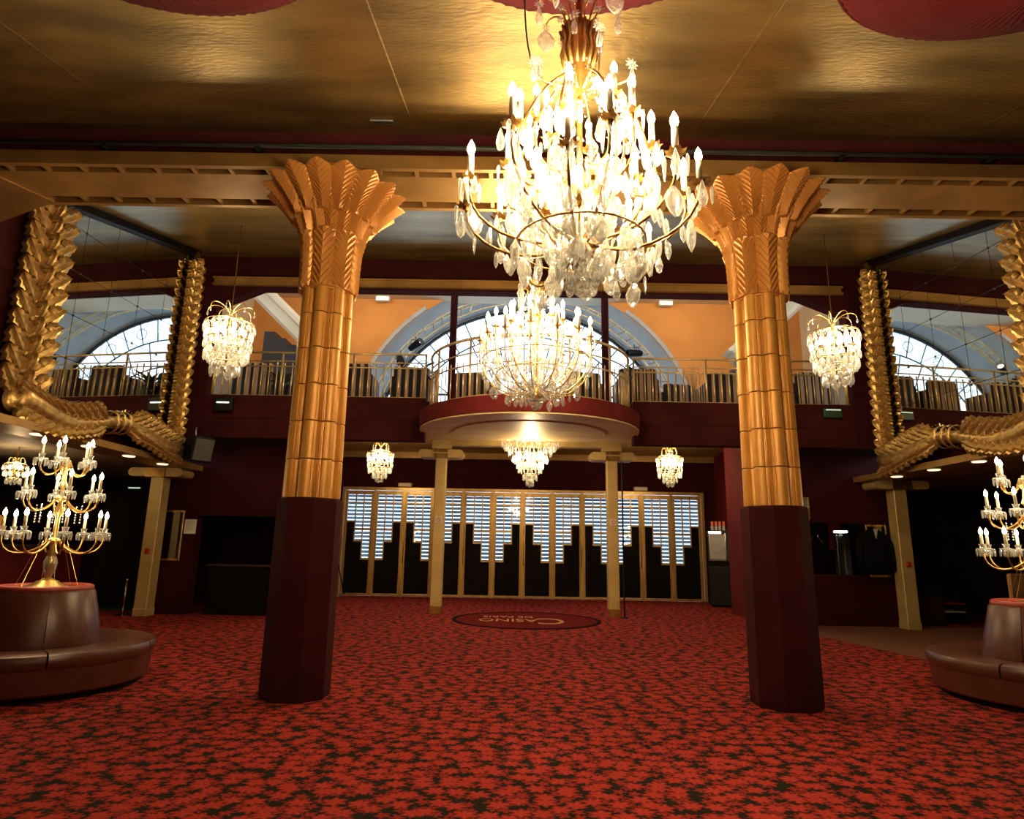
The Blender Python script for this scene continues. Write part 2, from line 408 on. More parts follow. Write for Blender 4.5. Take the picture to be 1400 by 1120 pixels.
# side walls above the low side bays
for s, nm in ((-1, 'left'), (1, 'right')):
    mb = slab_x([(-3.2, 2.46), (GY, 2.46), (GY, cz(GY)+.1), (-3.2, cz(-3.2)+.1)], s*WX, s*(WX+.25))
    struct('wall_'+nm, 'dark red velvet upper wall on the %s carrying the gilt mirror' % nm, mb, 'velvet')
    mb = MB().box(min(s*5.62, s*6.12), max(s*5.62, s*6.12), -3.0, 11.0, 2.37, 2.46)
    tr = struct('trim_%d' % (2 if s < 0 else 3), 'gold soffit edge under the %s mirror wall' % nm, mb, 'soffit_gold', 'trim')
    for k in range(7):
        yy = 4.6+k*.9
        part('downlight', MB().lathe([(0, .012), (.062, .012), (.062, .004), (.075, 0), (.085, .012)], 14), 'lamp_warm', tr, M=Tm(s*5.78, yy, 2.357))
    struct('ceiling_low_'+nm, 'low tan ceiling of the %s side bay' % nm, MB().box(min(s*6.12, s*10), max(s*6.12, s*10), -3.2, 13.2, 2.46, 2.56), 'tan_ceiling', 'ceiling')
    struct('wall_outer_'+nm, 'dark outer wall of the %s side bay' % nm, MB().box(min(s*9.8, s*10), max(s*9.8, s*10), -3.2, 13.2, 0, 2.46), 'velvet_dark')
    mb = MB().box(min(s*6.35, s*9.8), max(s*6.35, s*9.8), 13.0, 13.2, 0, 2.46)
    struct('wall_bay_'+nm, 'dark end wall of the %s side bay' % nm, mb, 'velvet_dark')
struct('wall_rear', 'dark red wall behind the viewer', MB().box(-10, 10, -3.4, -3.2, 0, 3.2), 'velvet')
# cross beam over the columns : red face + gold coffered underside
BZ0, BZ1, BY0, BY1 = 4.45, 4.82, 5.08, 5.76
struct('wall_beam', 'dark red face of the cross beam above the columns', MB().box(-WX, WX, BY0+.02, BY1-.02, BZ0+.115, 5.1), 'velvet', 'beam')
mb = MB().box(-WX, WX, BY0+.13, BY1-.13, BZ0, BZ0+.11)
trim = struct('trim_4', 'gold underside of the cross beam with a row of sunk panels on each edge', mb, 'soffit_gold', 'trim')
part('edge', MB().box(-WX, WX, BY0-.02, BY0+.03, BZ0-.01, BZ0+.12), 'soffit_gold', trim); part('edge', MB().box(-WX, WX, BY1-.03, BY1+.02, BZ0-.01, BZ0+.12), 'soffit_gold', trim)
me_bar = MB().box(-.018, .018, 0, .11, 0, .1).mesh('panel_bar', 'soffit_gold')
me_bk = MB().box(0, .335, 0, .11, .095, .112).mesh('sunk_panel', 'soffit_gold')
k = -WX
while k < WX-.02:
    for yy in (BY0+.025, BY1-.135):
        obj('panel_bar', me_bar, trim, Tm(k, yy, BZ0)); obj('sunk_panel', me_bk, trim, Tm(k, yy, BZ0))
    k += .335
# side returns of the beam along the side walls
for s in (-1, 1):
    mb = MB(); A = Matrix.Rotation(s*-.45, 4, 'Z')
    part('beam_return', MB().box(0, 1.3, -.34, .34, 0, .06, Tm(s*4.98, 5.42, BZ0-.012) @ Rz(.45 if s > 0 else PI-.45)), 'soffit_gold', trim)
# grey service pipe along the beam
pipe = thing('ceiling_pipe', 'grey metal pipe running along the red beam face above the columns', 'pipe', (0, BY0-.06, 4.62))
part('pipe', MB().tube([(-WX, 0, 0), (WX, 0, 0)], .022, 8), 'grey_green', pipe, True)
for x in (-5.2, -3.9, -2.55, 2.6, 3.9, 5.2): part('bracket', MB().box(x-.02, x+.02, -.03, .08, -.045, -.02).box(x-.02, x+.02, .03, .08, -.045, .05), 'dark_metal', pipe)

# upper front of the gallery
def poly_y(poly, y0, y1): return MB().prism(poly, y0, y1)
OX, OZ0, OZ1 = 5.33, 3.55, 5.44
top = cz(GY)+.15
wg = struct('wall_gallery', 'dark red front wall round the gallery opening', poly_y([(-WX, 2.84), (-WX, top), (WX, top), (WX, 2.84), (OX, 2.84), (OX, 5.12), (4.55, OZ1), (-4.6, OZ1), (-OX, 5.12), (-OX, 2.84)], GY, GY+.22), 'velvet')
mt_ = struct('trim_5', 'gold moulding across the top of the gallery opening', MB().box(-5.42, 5.3, GY-.07, GY+.0, 5.47, 5.50).box(-5.40, 5.28, GY-.05, GY, 5.50, 5.58).box(-5.42, 5.3, GY-.08, GY, 5.58, 5.61), 'soffit_gold', 'trim')
for s, nm in ((-1, 'left'), (1, 'right')):
    x0, x1 = sorted((s*1.70, s*OX))
    mb = MB().box(x0, x1, GY-.02, GY+.2, 2.84, OZ0).box(x0, x1, GY-.035, GY-.02, 3.16, 3.20)
    struct('wall_parapet_'+nm, 'dark red parapet of the gallery on the %s of the round balcony' % nm, mb, 'velvet')
    x0, x1 = sorted((s*4.0, s*6.1))
    struct('ceiling_soffit_'+nm, 'dark red underside of the gallery on the %s' % nm, MB().box(x0, x1, GY+.2, LY+.3, 2.84, 2.9), 'velvet_dark', 'ceiling')
# lower walls at the sides of the lobby
def front_wall(s, nm, boxes, label):
    mb = MB()
    for (xa, xb, z0, z1) in boxes:
        a_, b_ = sorted((s*xa, s*xb)); mb.box(a_, b_, LY, LY+.22, z0, z1)
    return struct('wall_front_'+nm, label, mb, 'velvet')
front_wall(-1, 'left', [(4.0, 4.27, 0, 1.62), (4.0, 6.35, 1.62, 2.84), (5.62, 6.35, 0, 1.62)], 'dark red lower wall with the counter opening left of the lobby')
front_wall(1, 'right', [(4.0, 4.5, 0, 2.84), (4.5, 5.95, 0, .82), (4.5, 6.35, 1.68, 2.84), (5.95, 6.35, 0, 1.68)], 'dark red lower wall with the cloakroom hatch right of the lobby')
for s, nm in ((-1, 'left'), (1, 'right')):
    x0, x1 = sorted((s*4.7, s*4.9))
    xa, xb = sorted((s*4.0, s*4.16)); xc, xd = sorted((s*4.0, s*4.9))
    struct('wall_lobby_'+nm, 'red side wall of the entrance lobby on the %s' % nm, MB().box(x0, x1, 12.76, 15.9, 0, 3.44).box(xa, xb, LY+.2, 12.6, 0, 3.44).box(xc, xd, 12.6, 12.76, 0, 3.44), 'velvet_bright')
    # dark rooms behind the openings
    x0, x1 = sorted((s*4.16, s*6.35))
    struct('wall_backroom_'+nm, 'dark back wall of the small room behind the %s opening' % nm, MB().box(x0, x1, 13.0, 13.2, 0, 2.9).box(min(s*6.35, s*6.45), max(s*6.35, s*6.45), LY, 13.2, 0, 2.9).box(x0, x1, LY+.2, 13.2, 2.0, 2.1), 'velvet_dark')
wl = struct('wall_lobby_back', 'dark red wall above the entrance doors', MB().box(-4.9, 4.9, 15.7, 15.9, 2.52, 3.44).box(-4.9, -4.34, 15.7, 15.9, 0, 2.52).box(4.34, 4.9, 15.7, 15.9, 0, 2.52), 'velvet')
struct('ceiling_lobby', 'gold ceiling of the entrance lobby', MB().box(-4.9, 4.9, GY+.2, 15.9, 3.44, 3.48), 'soffit_gold', 'ceiling')
struct('trim_6', 'gold cornice on top of the lobby back wall', MB().box(-4.7, 4.7, 15.62, 15.7, 3.36, 3.44).box(-4.7, 4.7, 15.66, 15.7, 3.30, 3.36), 'soffit_gold', 'trim')
struct('floor_gallery', 'floor of the upper gallery', MB().box(-6.8, 6.8, GY+.2, 16.7, 3.48, 3.54), 'dark_wood', 'floor')
# gallery shell
for s, nm in ((-1, 'left'), (1, 'right')):
    x0, x1 = sorted((s*6.8, s*6.95))
    struct('wall_gallery_'+nm, 'cream end wall of the gallery on the %s' % nm, MB().box(x0, x1, GY+.22, 15.1, 3.54, 7.3), 'cream')
struct('ceiling_gallery', 'cream ceiling of the upper gallery', MB().box(-6.95, 6.95, GY+.22, 15.2, 7.2, 7.3), 'cream', 'ceiling')
AR, AZ, AY = 4.18, 3.55, 15.0
pts = [(6.95, 3.54), (6.95, 7.2), (-6.95, 7.2), (-6.95, 3.54)]
amax = math.asin((7.2-AZ)/AR)
arcL = [(-AR*math.cos(t), AZ+AR*math.sin(t)) for t in [amax*k/20 for k in range(21)]]
mb = MB(); mb.prism([(-6.95, 3.54), (-6.95, 7.2)]+[(x, z) for x, z in reversed(arcL)], AY, AY+.2)
mb.prism([(6.95, 3.54)]+[(-x, z) for x, z in arcL]+[(6.95, 7.2)], AY, AY+.2)
struct('wall_orange', 'orange back wall of the gallery either side of the great arch', mb, 'orange_wall')
mb = MB(); rr, ri = 4.18, 4.0
A = []; B = []; Cc = []; Dd = []
for k in range(41):
    t = PI*k/40; c, s_ = math.cos(t), math.sin(t)
    A.append((rr*c, AY+.02, AZ+rr*s_)); B.append((ri*c, 16.55, AZ+ri*s_)); Cc.append(((ri+.2)*c, 16.55, AZ+(ri+.2)*s_)); Dd.append(((rr+.15)*c, AY+.02, AZ+(rr+.15)*s_))
mb.strip(A, B, Cc, Dd)
struct('wall_arch', 'grey curved reveal of the great arch', mb, 'arch_grey', smooth=True, angle=40)
mb = MB(); A = []; B = []; Cc = []; Dd = []
for k in range(41):
    t = PI*k/40; c, s_ = math.cos(t), math.sin(t)
    for Lst, r_, y_ in ((A, 4.19, AY-.05), (B, 4.19, AY+.02), (Cc, 4.28, AY+.02), (Dd, 4.28, AY-.05)): Lst.append((r_*c, y_, AZ+r_*s_))
keep = [i for i in range(41) if A[i][2] < 6.95]
for rng in ([i for i in keep if i < 20], [i for i in keep if i > 20]):
    mb.strip([A[i] for i in rng], [B[i] for i in rng], [Cc[i] for i in rng], [Dd[i] for i in rng])
struct('trim_7', 'grey band framing the great arch', mb, 'arch_grey', 'trim', smooth=True, angle=40)
# sloping stair soffits in the two gallery corners
for s, nm in ((-1, 'left'), (1, 'right')):
    x_a, z_a, x_b, z_b = s*6.6, 7.0, s*4.55, 5.05
    d = Vector((x_b-x_a, 0, z_b-z_a)); nrm = Vector((-d.z, 0, d.x)).normalized()
    if nrm.z < 0: nrm = -nrm
    mb = MB()
    for o0, o1, yy in ((0, .42, 12.9), (.05, .14, 12.82), (.27, .36, 12.82)):
        q = [Vector((x_a, 0, z_a))+nrm*o0, Vector((x_b, 0, z_b))+nrm*o0, Vector((x_b, 0, z_b))+nrm*o1, Vector((x_a, 0, z_a))+nrm*o1]
        mb.prism([(p.x, p.z) for p in q], yy, 13.3)
    st = struct('trim_%d' % (8 if s < 0 else 9), 'cream sloping stair string with mouldings in the %s corner of the gallery' % nm, mb, 'cream', 'stair')
    saw = [(s*4.5, 4.55), (s*4.5, 5.02)]
    for k in range(5): saw += [(s*(4.62+k*.24), 5.02+k*.15), (s*(4.62+k*.24), 5.17+k*.15)]
    saw += [(s*5.82, 5.77), (s*5.82, 4.95), (s*5.3, 4.55)]
    part('steps', MB().prism(saw, 13.45, 14.2), 'dark_wood', st)
# DOORS
# ------------------------------------------------------------------ entrance doors
DY, LW, DH = 15.62, .72, 2.5
STEPS = (1.72, 1.25, .83)
def make_leaf():
    t = thing('door_1', '', 'door', (0, 0, 0), 0, None, 'structure')
    w = LW; s = .072; gx0, gx1 = s, w-s; cw = (gx1-gx0)/3
    fr = MB().bbox(.006, s, 0, .05, .0, DH-.03, .006).bbox(w-s, w-.006, 0, .05, 0, DH-.03, .006).bbox(s, w-s, .002, .048, DH-.13, DH-.03, .006).bbox(s, w-s, .002, .048, 0, .05, .006)
    part('frame', fr, 'door_gold', t)
    # stepped dark panel : glass goes down to the right
    poly = [(gx0, .05), (gx1, .05), (gx1, STEPS[2]), (gx0+2*cw, STEPS[2]), (gx0+2*cw, STEPS[1]), (gx0+cw, STEPS[1]), (gx0+cw, STEPS[0]), (gx0, STEPS[0])]
    part('panel', MB().prism(poly, .014, .036), 'black_panel', t)
    bars = MB(); gt = DH-.13
    def bar(x0, x1, z0, z1): part('glazing_bar', MB().box(x0, x1, .004, .046, z0, z1), 'door_gold', t)
    for k in range(3):
        xa, xb = gx0+k*cw, gx0+(k+1)*cw
        bar(xa-.008, xb+.008, STEPS[k]-.014, STEPS[k]+.022)
        if k: bar(xa-.014, xa+.014, STEPS[k], gt)
        if k < 2: pass
        if k == 1: bar(xa, xb, 1.525, 1.56)
        if k == 2: bar(xa, xb, 1.525, 1.56); bar(xb-.012, xb, STEPS[2], gt)
        bar(xa, xb, 2.165, 2.195)
        zs = [STEPS[k]]+([1.54] if k else [])+[2.18, gt]
        for z0, z1 in zip(zs, zs[1:]):
            part('pane', MB().box(xa, xb, .022, .028, z0, z1), 'pane_glass', t)
    return t
leaf0 = make_leaf()
pair0 = None
ORD = ['leftmost', 'second', 'third', 'fourth', 'fifth', 'sixth', 'seventh', 'eighth', 'ninth', 'tenth', 'eleventh', 'rightmost']
for i in range(12):
    o = leaf0 if i == 0 else copy_tree(leaf0)
    x0 = -4.32+i*LW
    o.name = 'door_%d' % (i+1)
    if i % 2 == 0: o.location = (x0, DY, .01)
    else:
        o.location = (x0+LW, DY, .01); o.scale = (-1, 1, 1)
    side = 'right' if i % 2 == 0 else 'left'
    o['label'] = ('%s door leaf' % ORD[i] if i in (0, 11) else '%s door leaf from the left' % ORD[i]) + ', gold frame, stepped glass falling to the %s' % side
    # long pull handle on the meeting stile
    if i in (2, 6, 9, 4, 7):
        hx = LW-.03 if False else .03
        part('pull_bar', MB().tube([(hx, -.02, .75), (hx, -.05, .78), (hx, -.05, 1.6), (hx, -.02, 1.63)], .012, 6), 'brass', o, True)
df = struct('trim_10', 'gold outer frame round the row of entrance doors', MB().bbox(-4.40, -4.32, DY-.03, DY+.1, 0, 2.56, .01).bbox(4.32, 4.40, DY-.03, DY+.1, 0, 2.56, .01).box(-4.32, 4.32, DY-.03, DY+.1, DH-.01, 2.56), 'door_gold', 'trim')
for i in range(1, 12):
    part('mullion', MB().bbox(-4.32+i*LW-.035, -4.32+i*LW+.035, DY-.02, DY-.002, 0, DH, .004), 'door_gold', df)
# slatted shutter in the street behind the doors
sh = thing('roller_shutter', 'pale slatted metal shutter behind the glass entrance doors', 'shutter', (0, 16.9, 0))
me_sl = MB().box(-2.9, 2.9, -.045, .045, -.006, .006, Rx(.75)).mesh('slat', 'shutter')
for k in range(28):
    for x in (-2.92, 2.92): obj('slat', me_sl, sh, Tm(x, 0, .06+k*.095))
part('guide_rail', MB().box(-5.9, -5.82, -.06, .06, 0, 2.75), 'grey_metal', sh); part('guide_rail', MB().box(5.82, 5.9, -.06, .06, 0, 2.75), 'grey_metal', sh); part('guide_rail', MB().box(-.03, .03, -.06, .06, 0, 2.75), 'grey_metal', sh)
struct('floor_street', 'grey pavement of the porch behind the doors', MB().box(-7, 7, 16.3, 20, -.1, -.01), 'grey_metal', 'floor')
struct('ceiling_porch', 'plain soffit of the porch behind the doors', MB().box(-7, 7, 15.9, 17.2, 2.78, 2.9), 'white_paint', 'ceiling')

# ------------------------------------------------------------------ great arched window
WY, WR, WZ = 16.5, 3.98, 3.55
win = thing('window_1', 'great half round window with iron glazing bars above the gallery', 'window', (0, WY, WZ), 0, None, 'structure')
def arc_tube(r, a0, a1, n, rad, y=0): return MB().tube([(r*math.cos(a0+(a1-a0)*k/n), y, r*math.sin(a0+(a1-a0)*k/n)) for k in range(n+1)], rad, 5)
part('frame', arc_tube(WR-.03, 0, PI, 48, .05), 'iron', win)
RINGS = [(0, 1.35, 4), (1.35, 2.45, 8), (2.45, 3.25, 14), (3.25, 3.93, 22)]
for r0, r1, ns in RINGS:
    if r0: part('ring_bar', arc_tube(r0, 0, PI, 40, .022), 'iron', win)
    for k in range(ns):
        a0, a1 = PI*k/ns, PI*(k+1)/ns
        if k: part('radial_bar', MB().tube([(r0*math.cos(a0), 0, r0*math.sin(a0)), (r1*math.cos(a0), 0, r1*math.sin(a0))], .018, 5), 'iron', win)
        m_ = 4; pin = [(r0*math.cos(a0+(a1-a0)*j/m_), r0*math.sin(a0+(a1-a0)*j/m_)) for j in range(m_+1)] if r0 else [(0, 0)]
        pout = [(r1*math.cos(a0+(a1-a0)*j/m_), r1*math.sin(a0+(a1-a0)*j/m_)) for j in range(m_+1)]
        part('pane', MB().prism(pin+pout[::-1], -.004, .004), 'window_glass', win)
# small scroll circles in the outer ring
for k in range(11):
    a_ = PI*(2*k+1)/22; c = (3.59*math.cos(a_), 3.59*math.sin(a_))
    part('scroll', MB().tube([(c[0]+.16*math.cos(t), 0, c[1]+.16*math.sin(t)) for t in [2*PI*j/12 for j in range(12)]], .012, 4, closed=True), 'iron', win)
part('transom', MB().box(-3.9, 3.9, -.03, .03, 1.55, 1.6), 'iron', win)
# lighting truss following the arch
tr = thing('lighting_truss', 'curved lattice lighting truss following the arch', 'truss', (0, 15.45, AZ))
for r_, y_ in ((3.98, -.1), (3.98, .1), (3.78, 0)): part('chord', arc_tube(r_, .02, PI-.02, 44, .016, y_), 'brass', tr, True)
NS = 44
for k in range(NS):
    a_ = .03+(PI-.06)*k/NS; b_ = .03+(PI-.06)*(k+.5)/NS
    part('lattice_bar', MB().tube([(3.98*math.cos(a_), -.1, 3.98*math.sin(a_)), (3.78*math.cos(b_), 0, 3.78*math.sin(b_))], .008, 4).tube([(3.98*math.cos(a_), -.1, 3.98*math.sin(a_)), (3.98*math.cos(a_), .1, 3.98*math.sin(a_))], .008, 4), 'brass', tr)
def stage_light(loc, aim, label, lit):
    t = thing('stage_light', label, 'spotlight', loc, 0, None)
    q = Vector(aim).to_track_quat('Z', 'Y').to_matrix().to_4x4()
    part('can', MB().lathe([(0, -.2), (.07, -.2), (.09, -.12), (.1, .12), (.1, .2), (.085, .2), (.08, .1), (0, .1)], 14, q), 'black_plastic', t, True, 40)
    part('lens', MB().lathe([(0, .115), (.05, .113), (.078, .105)], 14, q), 'lamp_white' if lit else 'grey_metal', t, True)
    part('yoke', MB().tube([(-.12, 0, 0), (-.12, 0, .14), (.12, 0, .14), (.12, 0, 0)], .01, 5).tube([(0, 0, .14), (0, 0, .24)], .012, 5), 'dark_metal', t)
    return t
stage_light((-2.76, 15.35, 6.12), (.7, -.5, .3), 'black stage light with a glowing lens on the left of the arch truss', True)
stage_light((-3.12, 15.3, 5.72), (.2, -.6, -.5), 'unlit black stage light low on the left of the arch truss', False)
stage_light((2.75, 15.35, 6.0), (-.9, -.3, -.1), 'black stage light on the right of the arch truss', False)
for x, s in ((-3.55, 'left'), (3.46, 'right')):
    t = thing('emergency_light', 'white rectangular emergency light under the gallery ceiling, %s of the arch' % s, 'light', (x, 14.85, 7.08))
    part('housing', MB().bbox(-.17, .17, -.05, .08, 0, .12, .015), 'white_paint', t); part('diffuser', MB().box(-.15, .15, -.056, -.05, .02, .1), 'sign_white', t)
# GALLERY
# ------------------------------------------------------------------ round balcony
BA, BB, BCY = 1.78, 1.68, 10.22
def bal_curve(a, b, n=28): return [(-a*math.cos(PI*k/n), BCY-b*math.sin(PI*k/n)) for k in range(n+1)]
def bal_slab(a, b, z0, z1, yb, n=28):
    c = bal_curve(a, b, n)+[(a, yb), (-a, yb)]; m_ = len(c)
    return MB().add([(x, y, z0) for x, y in c]+[(x, y, z1) for x, y in c], [tuple(range(m_)), tuple(range(2*m_-1, m_-1, -1))]+[(i, (i+1) % m_, (i+1) % m_+m_, i+m_) for i in range(m_)])
balc = struct('wall_balcony', 'curved red velvet front of the round balcony', bal_slab(BA, BB, 3.01, 3.25, 10.92), 'velvet_bright', 'balcony', True, 30)
part('soffit', bal_slab(BA-.015, BB-.015, 2.985, 3.008, 10.9), 'pale_gold', balc)['label'] = 'pale gold underside'
part('soffit_ring', MB().strip(*[[(x, y, z) for x, y in bal_curve(a, b)] for a, b, z in ((1.2, 1.1, 2.983), (1.23, 1.13, 2.983), (1.23, 1.13, 2.972), (1.2, 1.1, 2.972))]), 'post_gold', balc)
# balcony railing
rail = thing('balcony_railing', 'gold curved railing with upright bars round the balcony', 'railing', (0, BCY, 3.25))
def rc(z, k=1.0, n=28): return [(x*k, (y-BCY)*k, z) for x, y in bal_curve(BA-.16, BB-.16, n)]
for z, r_ in ((.04, .018), (.52, .013), (.70, .012), (.92, .022)): part('rail', MB().tube(rc(z), r_, 6), 'rail_gold', rail, True)
cpts = rc(0, 1, 240); acc = 0; nxt = 0
me_ba = MB().tube([(0, 0, .04), (0, 0, .56)], .009, 5).lathe([(0, .60), (.012, .575), (.009, .555)], 5).mesh('baluster', 'rail_gold', True)
me_po = MB().tube([(0, 0, .0), (0, 0, .92)], .018, 6).mesh('rail_post', 'rail_gold', True)
cnt = 0
for a, b in zip(cpts, cpts[1:]):
    if acc >= nxt:
        obj('rail_post' if cnt % 6 == 0 else 'baluster', me_po if cnt % 6 == 0 else me_ba, rail, Tm(a[0], a[1], 0)); cnt += 1; nxt += .125
    acc += (Vector(b)-Vector(a)).length
for s in (-1, 1):
    for q in range(4): part('end_bar', MB().tube([(s*(1.50+q*.035), -.1+q*.05, .0), (s*(1.50+q*.035), -.1+q*.05, .78)], .014, 6), 'rail_gold', rail, True)
    part('scroll', MB().tube([(s*1.60, 0, .92), (s*1.72, .1, .9), (s*1.76, .2, .82), (s*1.70, .25, .72), (s*1.62, .2, .62)], .018, 6), 'dark_metal', rail, True)
# straight gallery railings
me_bl = MB().tube([(0, 0, .0), (0, 0, .55)], .011, 5).lathe([(0, .60), (.016, .57), (.010, .545)], 6).mesh('baluster', 'rail_gold', True)
for s, nm in ((-1, 'left'), (1, 'right')):
    rl = thing('gallery_railing', 'straight gold railing along the gallery parapet %s of the balcony' % nm, 'railing', (0, GY+.09, OZ0))
    for z, r_ in ((.02, .014), (.53, .012), (.62, .012), (.77, .018)): part('rail', MB().tube([(s*1.72, 0, z), (s*OX, 0, z)], r_, 6), 'rail_gold', rl, True)
    x = 1.80
    while x < OX-.03:
        obj('baluster', me_bl, rl, Tm(s*x, 0, 0)); x += .128
    for x in (1.74, 2.95, 4.15, 5.28): part('rail_post', MB().tube([(s*x, 0, 0), (s*x, 0, .77)], .018, 6), 'rail_gold', rl, True)
    up = thing('gallery_upright', 'slender dark red upright rising behind the %s end of the balcony' % nm, 'post', (s*1.37, 10.95, OZ0-.01))
    part('shaft', MB().bbox(-.06, .06, -.06, .06, 0, 3.62, .012), 'velvet', up); part('collar', MB().bbox(-.075, .075, -.075, .075, 0, .06, .01), 'brass', up)
    # gold posts under the balcony
    ps = thing('lobby_post', 'square gold post with a winged bracket under the %s side of the balcony' % nm, 'post', (s*1.59, 11.88, 0))
    part('shaft', MB().bbox(-.1, .1, -.1, .1, .12, 3.02, .01), 'post_gold', ps); part('foot', MB().bbox(-.107, .107, -.107, .107, 0, .14, .008), 'brass', ps)
    def wing(dep=.17, ln=.42, h=.075):
        m_ = MB(); poly = [(-ln+.075*(1-math.cos(t)), h*math.sin(t)) for t in [PI/2+PI*k/8 for k in range(9)]]
        poly = [(-ln+.07-.07*math.cos(t), h*math.sin(t)) for t in [-PI/2+PI*k/8 for k in range(9)]]
        left = [(-ln+.07-.07*math.sin(PI*k/8), h*math.cos(PI*k/8)) for k in range(9)]
        right = [(-x, -z) for x, z in left]
        return m_.prism(left+right, -dep, dep)
    br = part('bracket', wing(), 'post_gold', ps, True, 40, Tm(0, 0, 2.86)); br['label'] = 'rounded gold wings of the bracket'
    part('band', MB().box(-.13, .13, -.19, .19, -.085, .0).box(-.13, .13, -.195, .195, .02, .085), 'bronze', br)
    part('block', MB().box(-.17, .17, -.14, .14, 2.95, 3.24), 'post_gold', ps)
    sg = part('no_smoking_sign', MB().box(-.055, .055, -.106, -.1, 1.60, 1.71), 'paper', ps); sg['label'] = 'small no-smoking sign'
    ri_ = MB().tube([(.034*math.cos(t), -.108, 1.655+.034*math.sin(t)) for t in [2*PI*k/14 for k in range(14)]], .006, 4, closed=True).box(-.034, .034, -.1095, -.1065, -.005, .005, Tm(0, 0, 1.655) @ Ry(.78))
    part('prohibition_ring', ri_, 'red_plastic', sg)
    # side posts under the mirror walls
    sp = thing('side_post', 'gold post with a winged bracket carrying the %s mirror wall' % nm, 'post', (s*6.18, 10.74, 0), 0)
    part('shaft', MB().bbox(-.105, .105, -.12, .12, .1, 2.38, .01), 'post_gold', sp); part('foot', MB().bbox(-.112, .112, -.127, .127, 0, .12, .008), 'post_gold', sp)
    bk = part('bracket', wing(.2, .45, .07), 'post_gold', sp, True, 40, Tm(0, 0, 2.30)); part('band', MB().box(-.16, .16, -.215, .215, -.08, .07), 'bronze', bk)
    ab = part('alarm_box', MB().bbox(-.035, .035, -.15, -.12, .98, 1.06, .006), 'red_plastic', sp); ab['label'] = 'small red alarm call point'
struct('trim_11', 'gold beam between the two posts under the balcony', MB().box(-1.42, 1.42, 11.78, 11.98, 3.03, 3.23), 'post_gold', 'trim')
rod = thing('black_pole', 'thin black pole standing beside the right lobby post', 'pole', (1.74, 11.62, 0)); part('shaft', MB().tube([(0, 0, .02), (0, 0, 2.75)], .016, 6), 'black_plastic', rod); part('foot', MB().lathe([(0, .03), (.05, .025), (.06, 0), (0, 0)], 12), 'black_plastic', rod)

# ------------------------------------------------------------------ two palm columns
CX, CY_ = 1.94, 5.39
def prof(k, r, n=8):
    # stepped and reeded octagonal section
    pts_ = []
    tab = [(-22.5, .845), (-20.6, .875), (-18.8, .845), (-17.2, .88), (-15.6, .88), (-15.0, .935), (-12.6, .94), (-12.0, 1.0), (-8.5, 1.035), (-4, 1.06), (0, 1.068), (4, 1.06), (8.5, 1.035), (12.0, 1.0), (12.6, .94), (15.0, .935), (15.6, .88), (17.2, .88), (18.8, .845), (20.6, .875)]
    for q in range(n):
        for d, m_ in tab: pts_.append((q*45+d, r*m_))
    return pts_
def drum(r0, r1, h):
    mb = MB(); rows = []
    for z, rr, c in ((0, r0, .985), (.005, r0, 1), (h-.005, r1, 1), (h, r1, .985)):
        rows.append([(c*q*math.cos(Rd(a)), c*q*math.sin(Rd(a)), z) for a, q in prof(0, rr)])
    n = len(rows[0]); vs_ = [p for r in rows for p in r]; fs = [tuple(range(n)), tuple(range(3*n, 4*n))]
    for k in range(3):
        for i in range(n): fs.append((k*n+i, k*n+(i+1) % n, (k+1)*n+(i+1) % n, (k+1)*n+i))
    return mb.add(vs_, fs)
def palm(r0, z0, r1, z1, half, nch, power, amp=.012, ridge=.03, tip=.14, nu=8, c=.35, zpow=1.0, curl=0):
    # one feathered leaf: every row of the mesh follows a chevron, so the barbs are crisp ridges
    rows = []; back = []
    ts = []
    for k in range(-int(c*nch)-1, nch):
        for fr, h in ((0, 0), (.62, 1), (.97, .12)): ts.append(((k+fr)/nch, h))
    ts.append((1.0, 0))
    for t, h in ts:
        row = []; brow = []
        for j in range(nu+1):
            u = -1+2*j/nu; vm = 1-tip*abs(u)**1.4
            vr = t+c*abs(u); v = min(max(vr, 0), 1)*vm
            r = r0+(r1-r0)*v**power; z = z0+(z1-z0)*v**zpow
            on = 1 if 0 < vr < 1 else 0
            rr = r+ridge*(1-abs(u))+amp*h*on*min(1, (1-abs(u))*6+.25)+curl*max(0, v-.8)*2
            row.append((rr*math.cos(u*half), rr*math.sin(u*half), z)); rb = r-.025
            brow.append((rb*math.cos(u*half), rb*math.sin(u*half), z+.004))
        rows.append(row); back.append(brow)
    nv = len(ts)-1
    n = nu+1; vs_ = [p for r in rows for p in r]; off = len(vs_); vs_ += [p for r in back for p in r]; fs = []
    for i in range(nv):
        for j in range(nu):
            a, b, c_, d = i*n+j, i*n+j+1, (i+1)*n+j+1, (i+1)*n+j
            fs += [(a, b, c_, d), (off+d, off+c_, off+b, off+a)]
    for i in range(nv): fs += [(i*n, (i+1)*n, off+(i+1)*n, off+i*n), (i*n+nu, (i+1)*n+nu, off+(i+1)*n+nu, off+i*n+nu)]
    for j in range(nu): fs += [(j, j+1, off+j+1, off+j), (nv*n+j, nv*n+j+1, off+nv*n+j+1, off+nv*n+j)]
    return MB().add(vs_, fs)
BASE_H = 1.543; SH_T = 3.46
me_low = palm(.232, SH_T-.09, .262, 3.90, Rd(22), 8, 3, .020, .022, .05, c=.30, curl=.05).mesh('palm_leaf', 'leaf_gold')
me_mid = palm(.238, 3.84, .365, 4.13, Rd(11.3), 7, 1.5, .014, .034, .10, c=.42).mesh('palm_leaf', 'leaf_gold')
me_up = palm(.322, 4.04, .595, 4.345, Rd(11.3), 9, 1.2, .018, .052, .10, c=.40, zpow=.92).mesh('palm_leaf', 'leaf_gold')
hh = (SH_T-BASE_H)/6
drums = [drum(.228-.0025*k, .228-.0025*(k+1), hh-.006).mesh('shaft_drum', 'column_gold', True, 22) for k in range(6)]
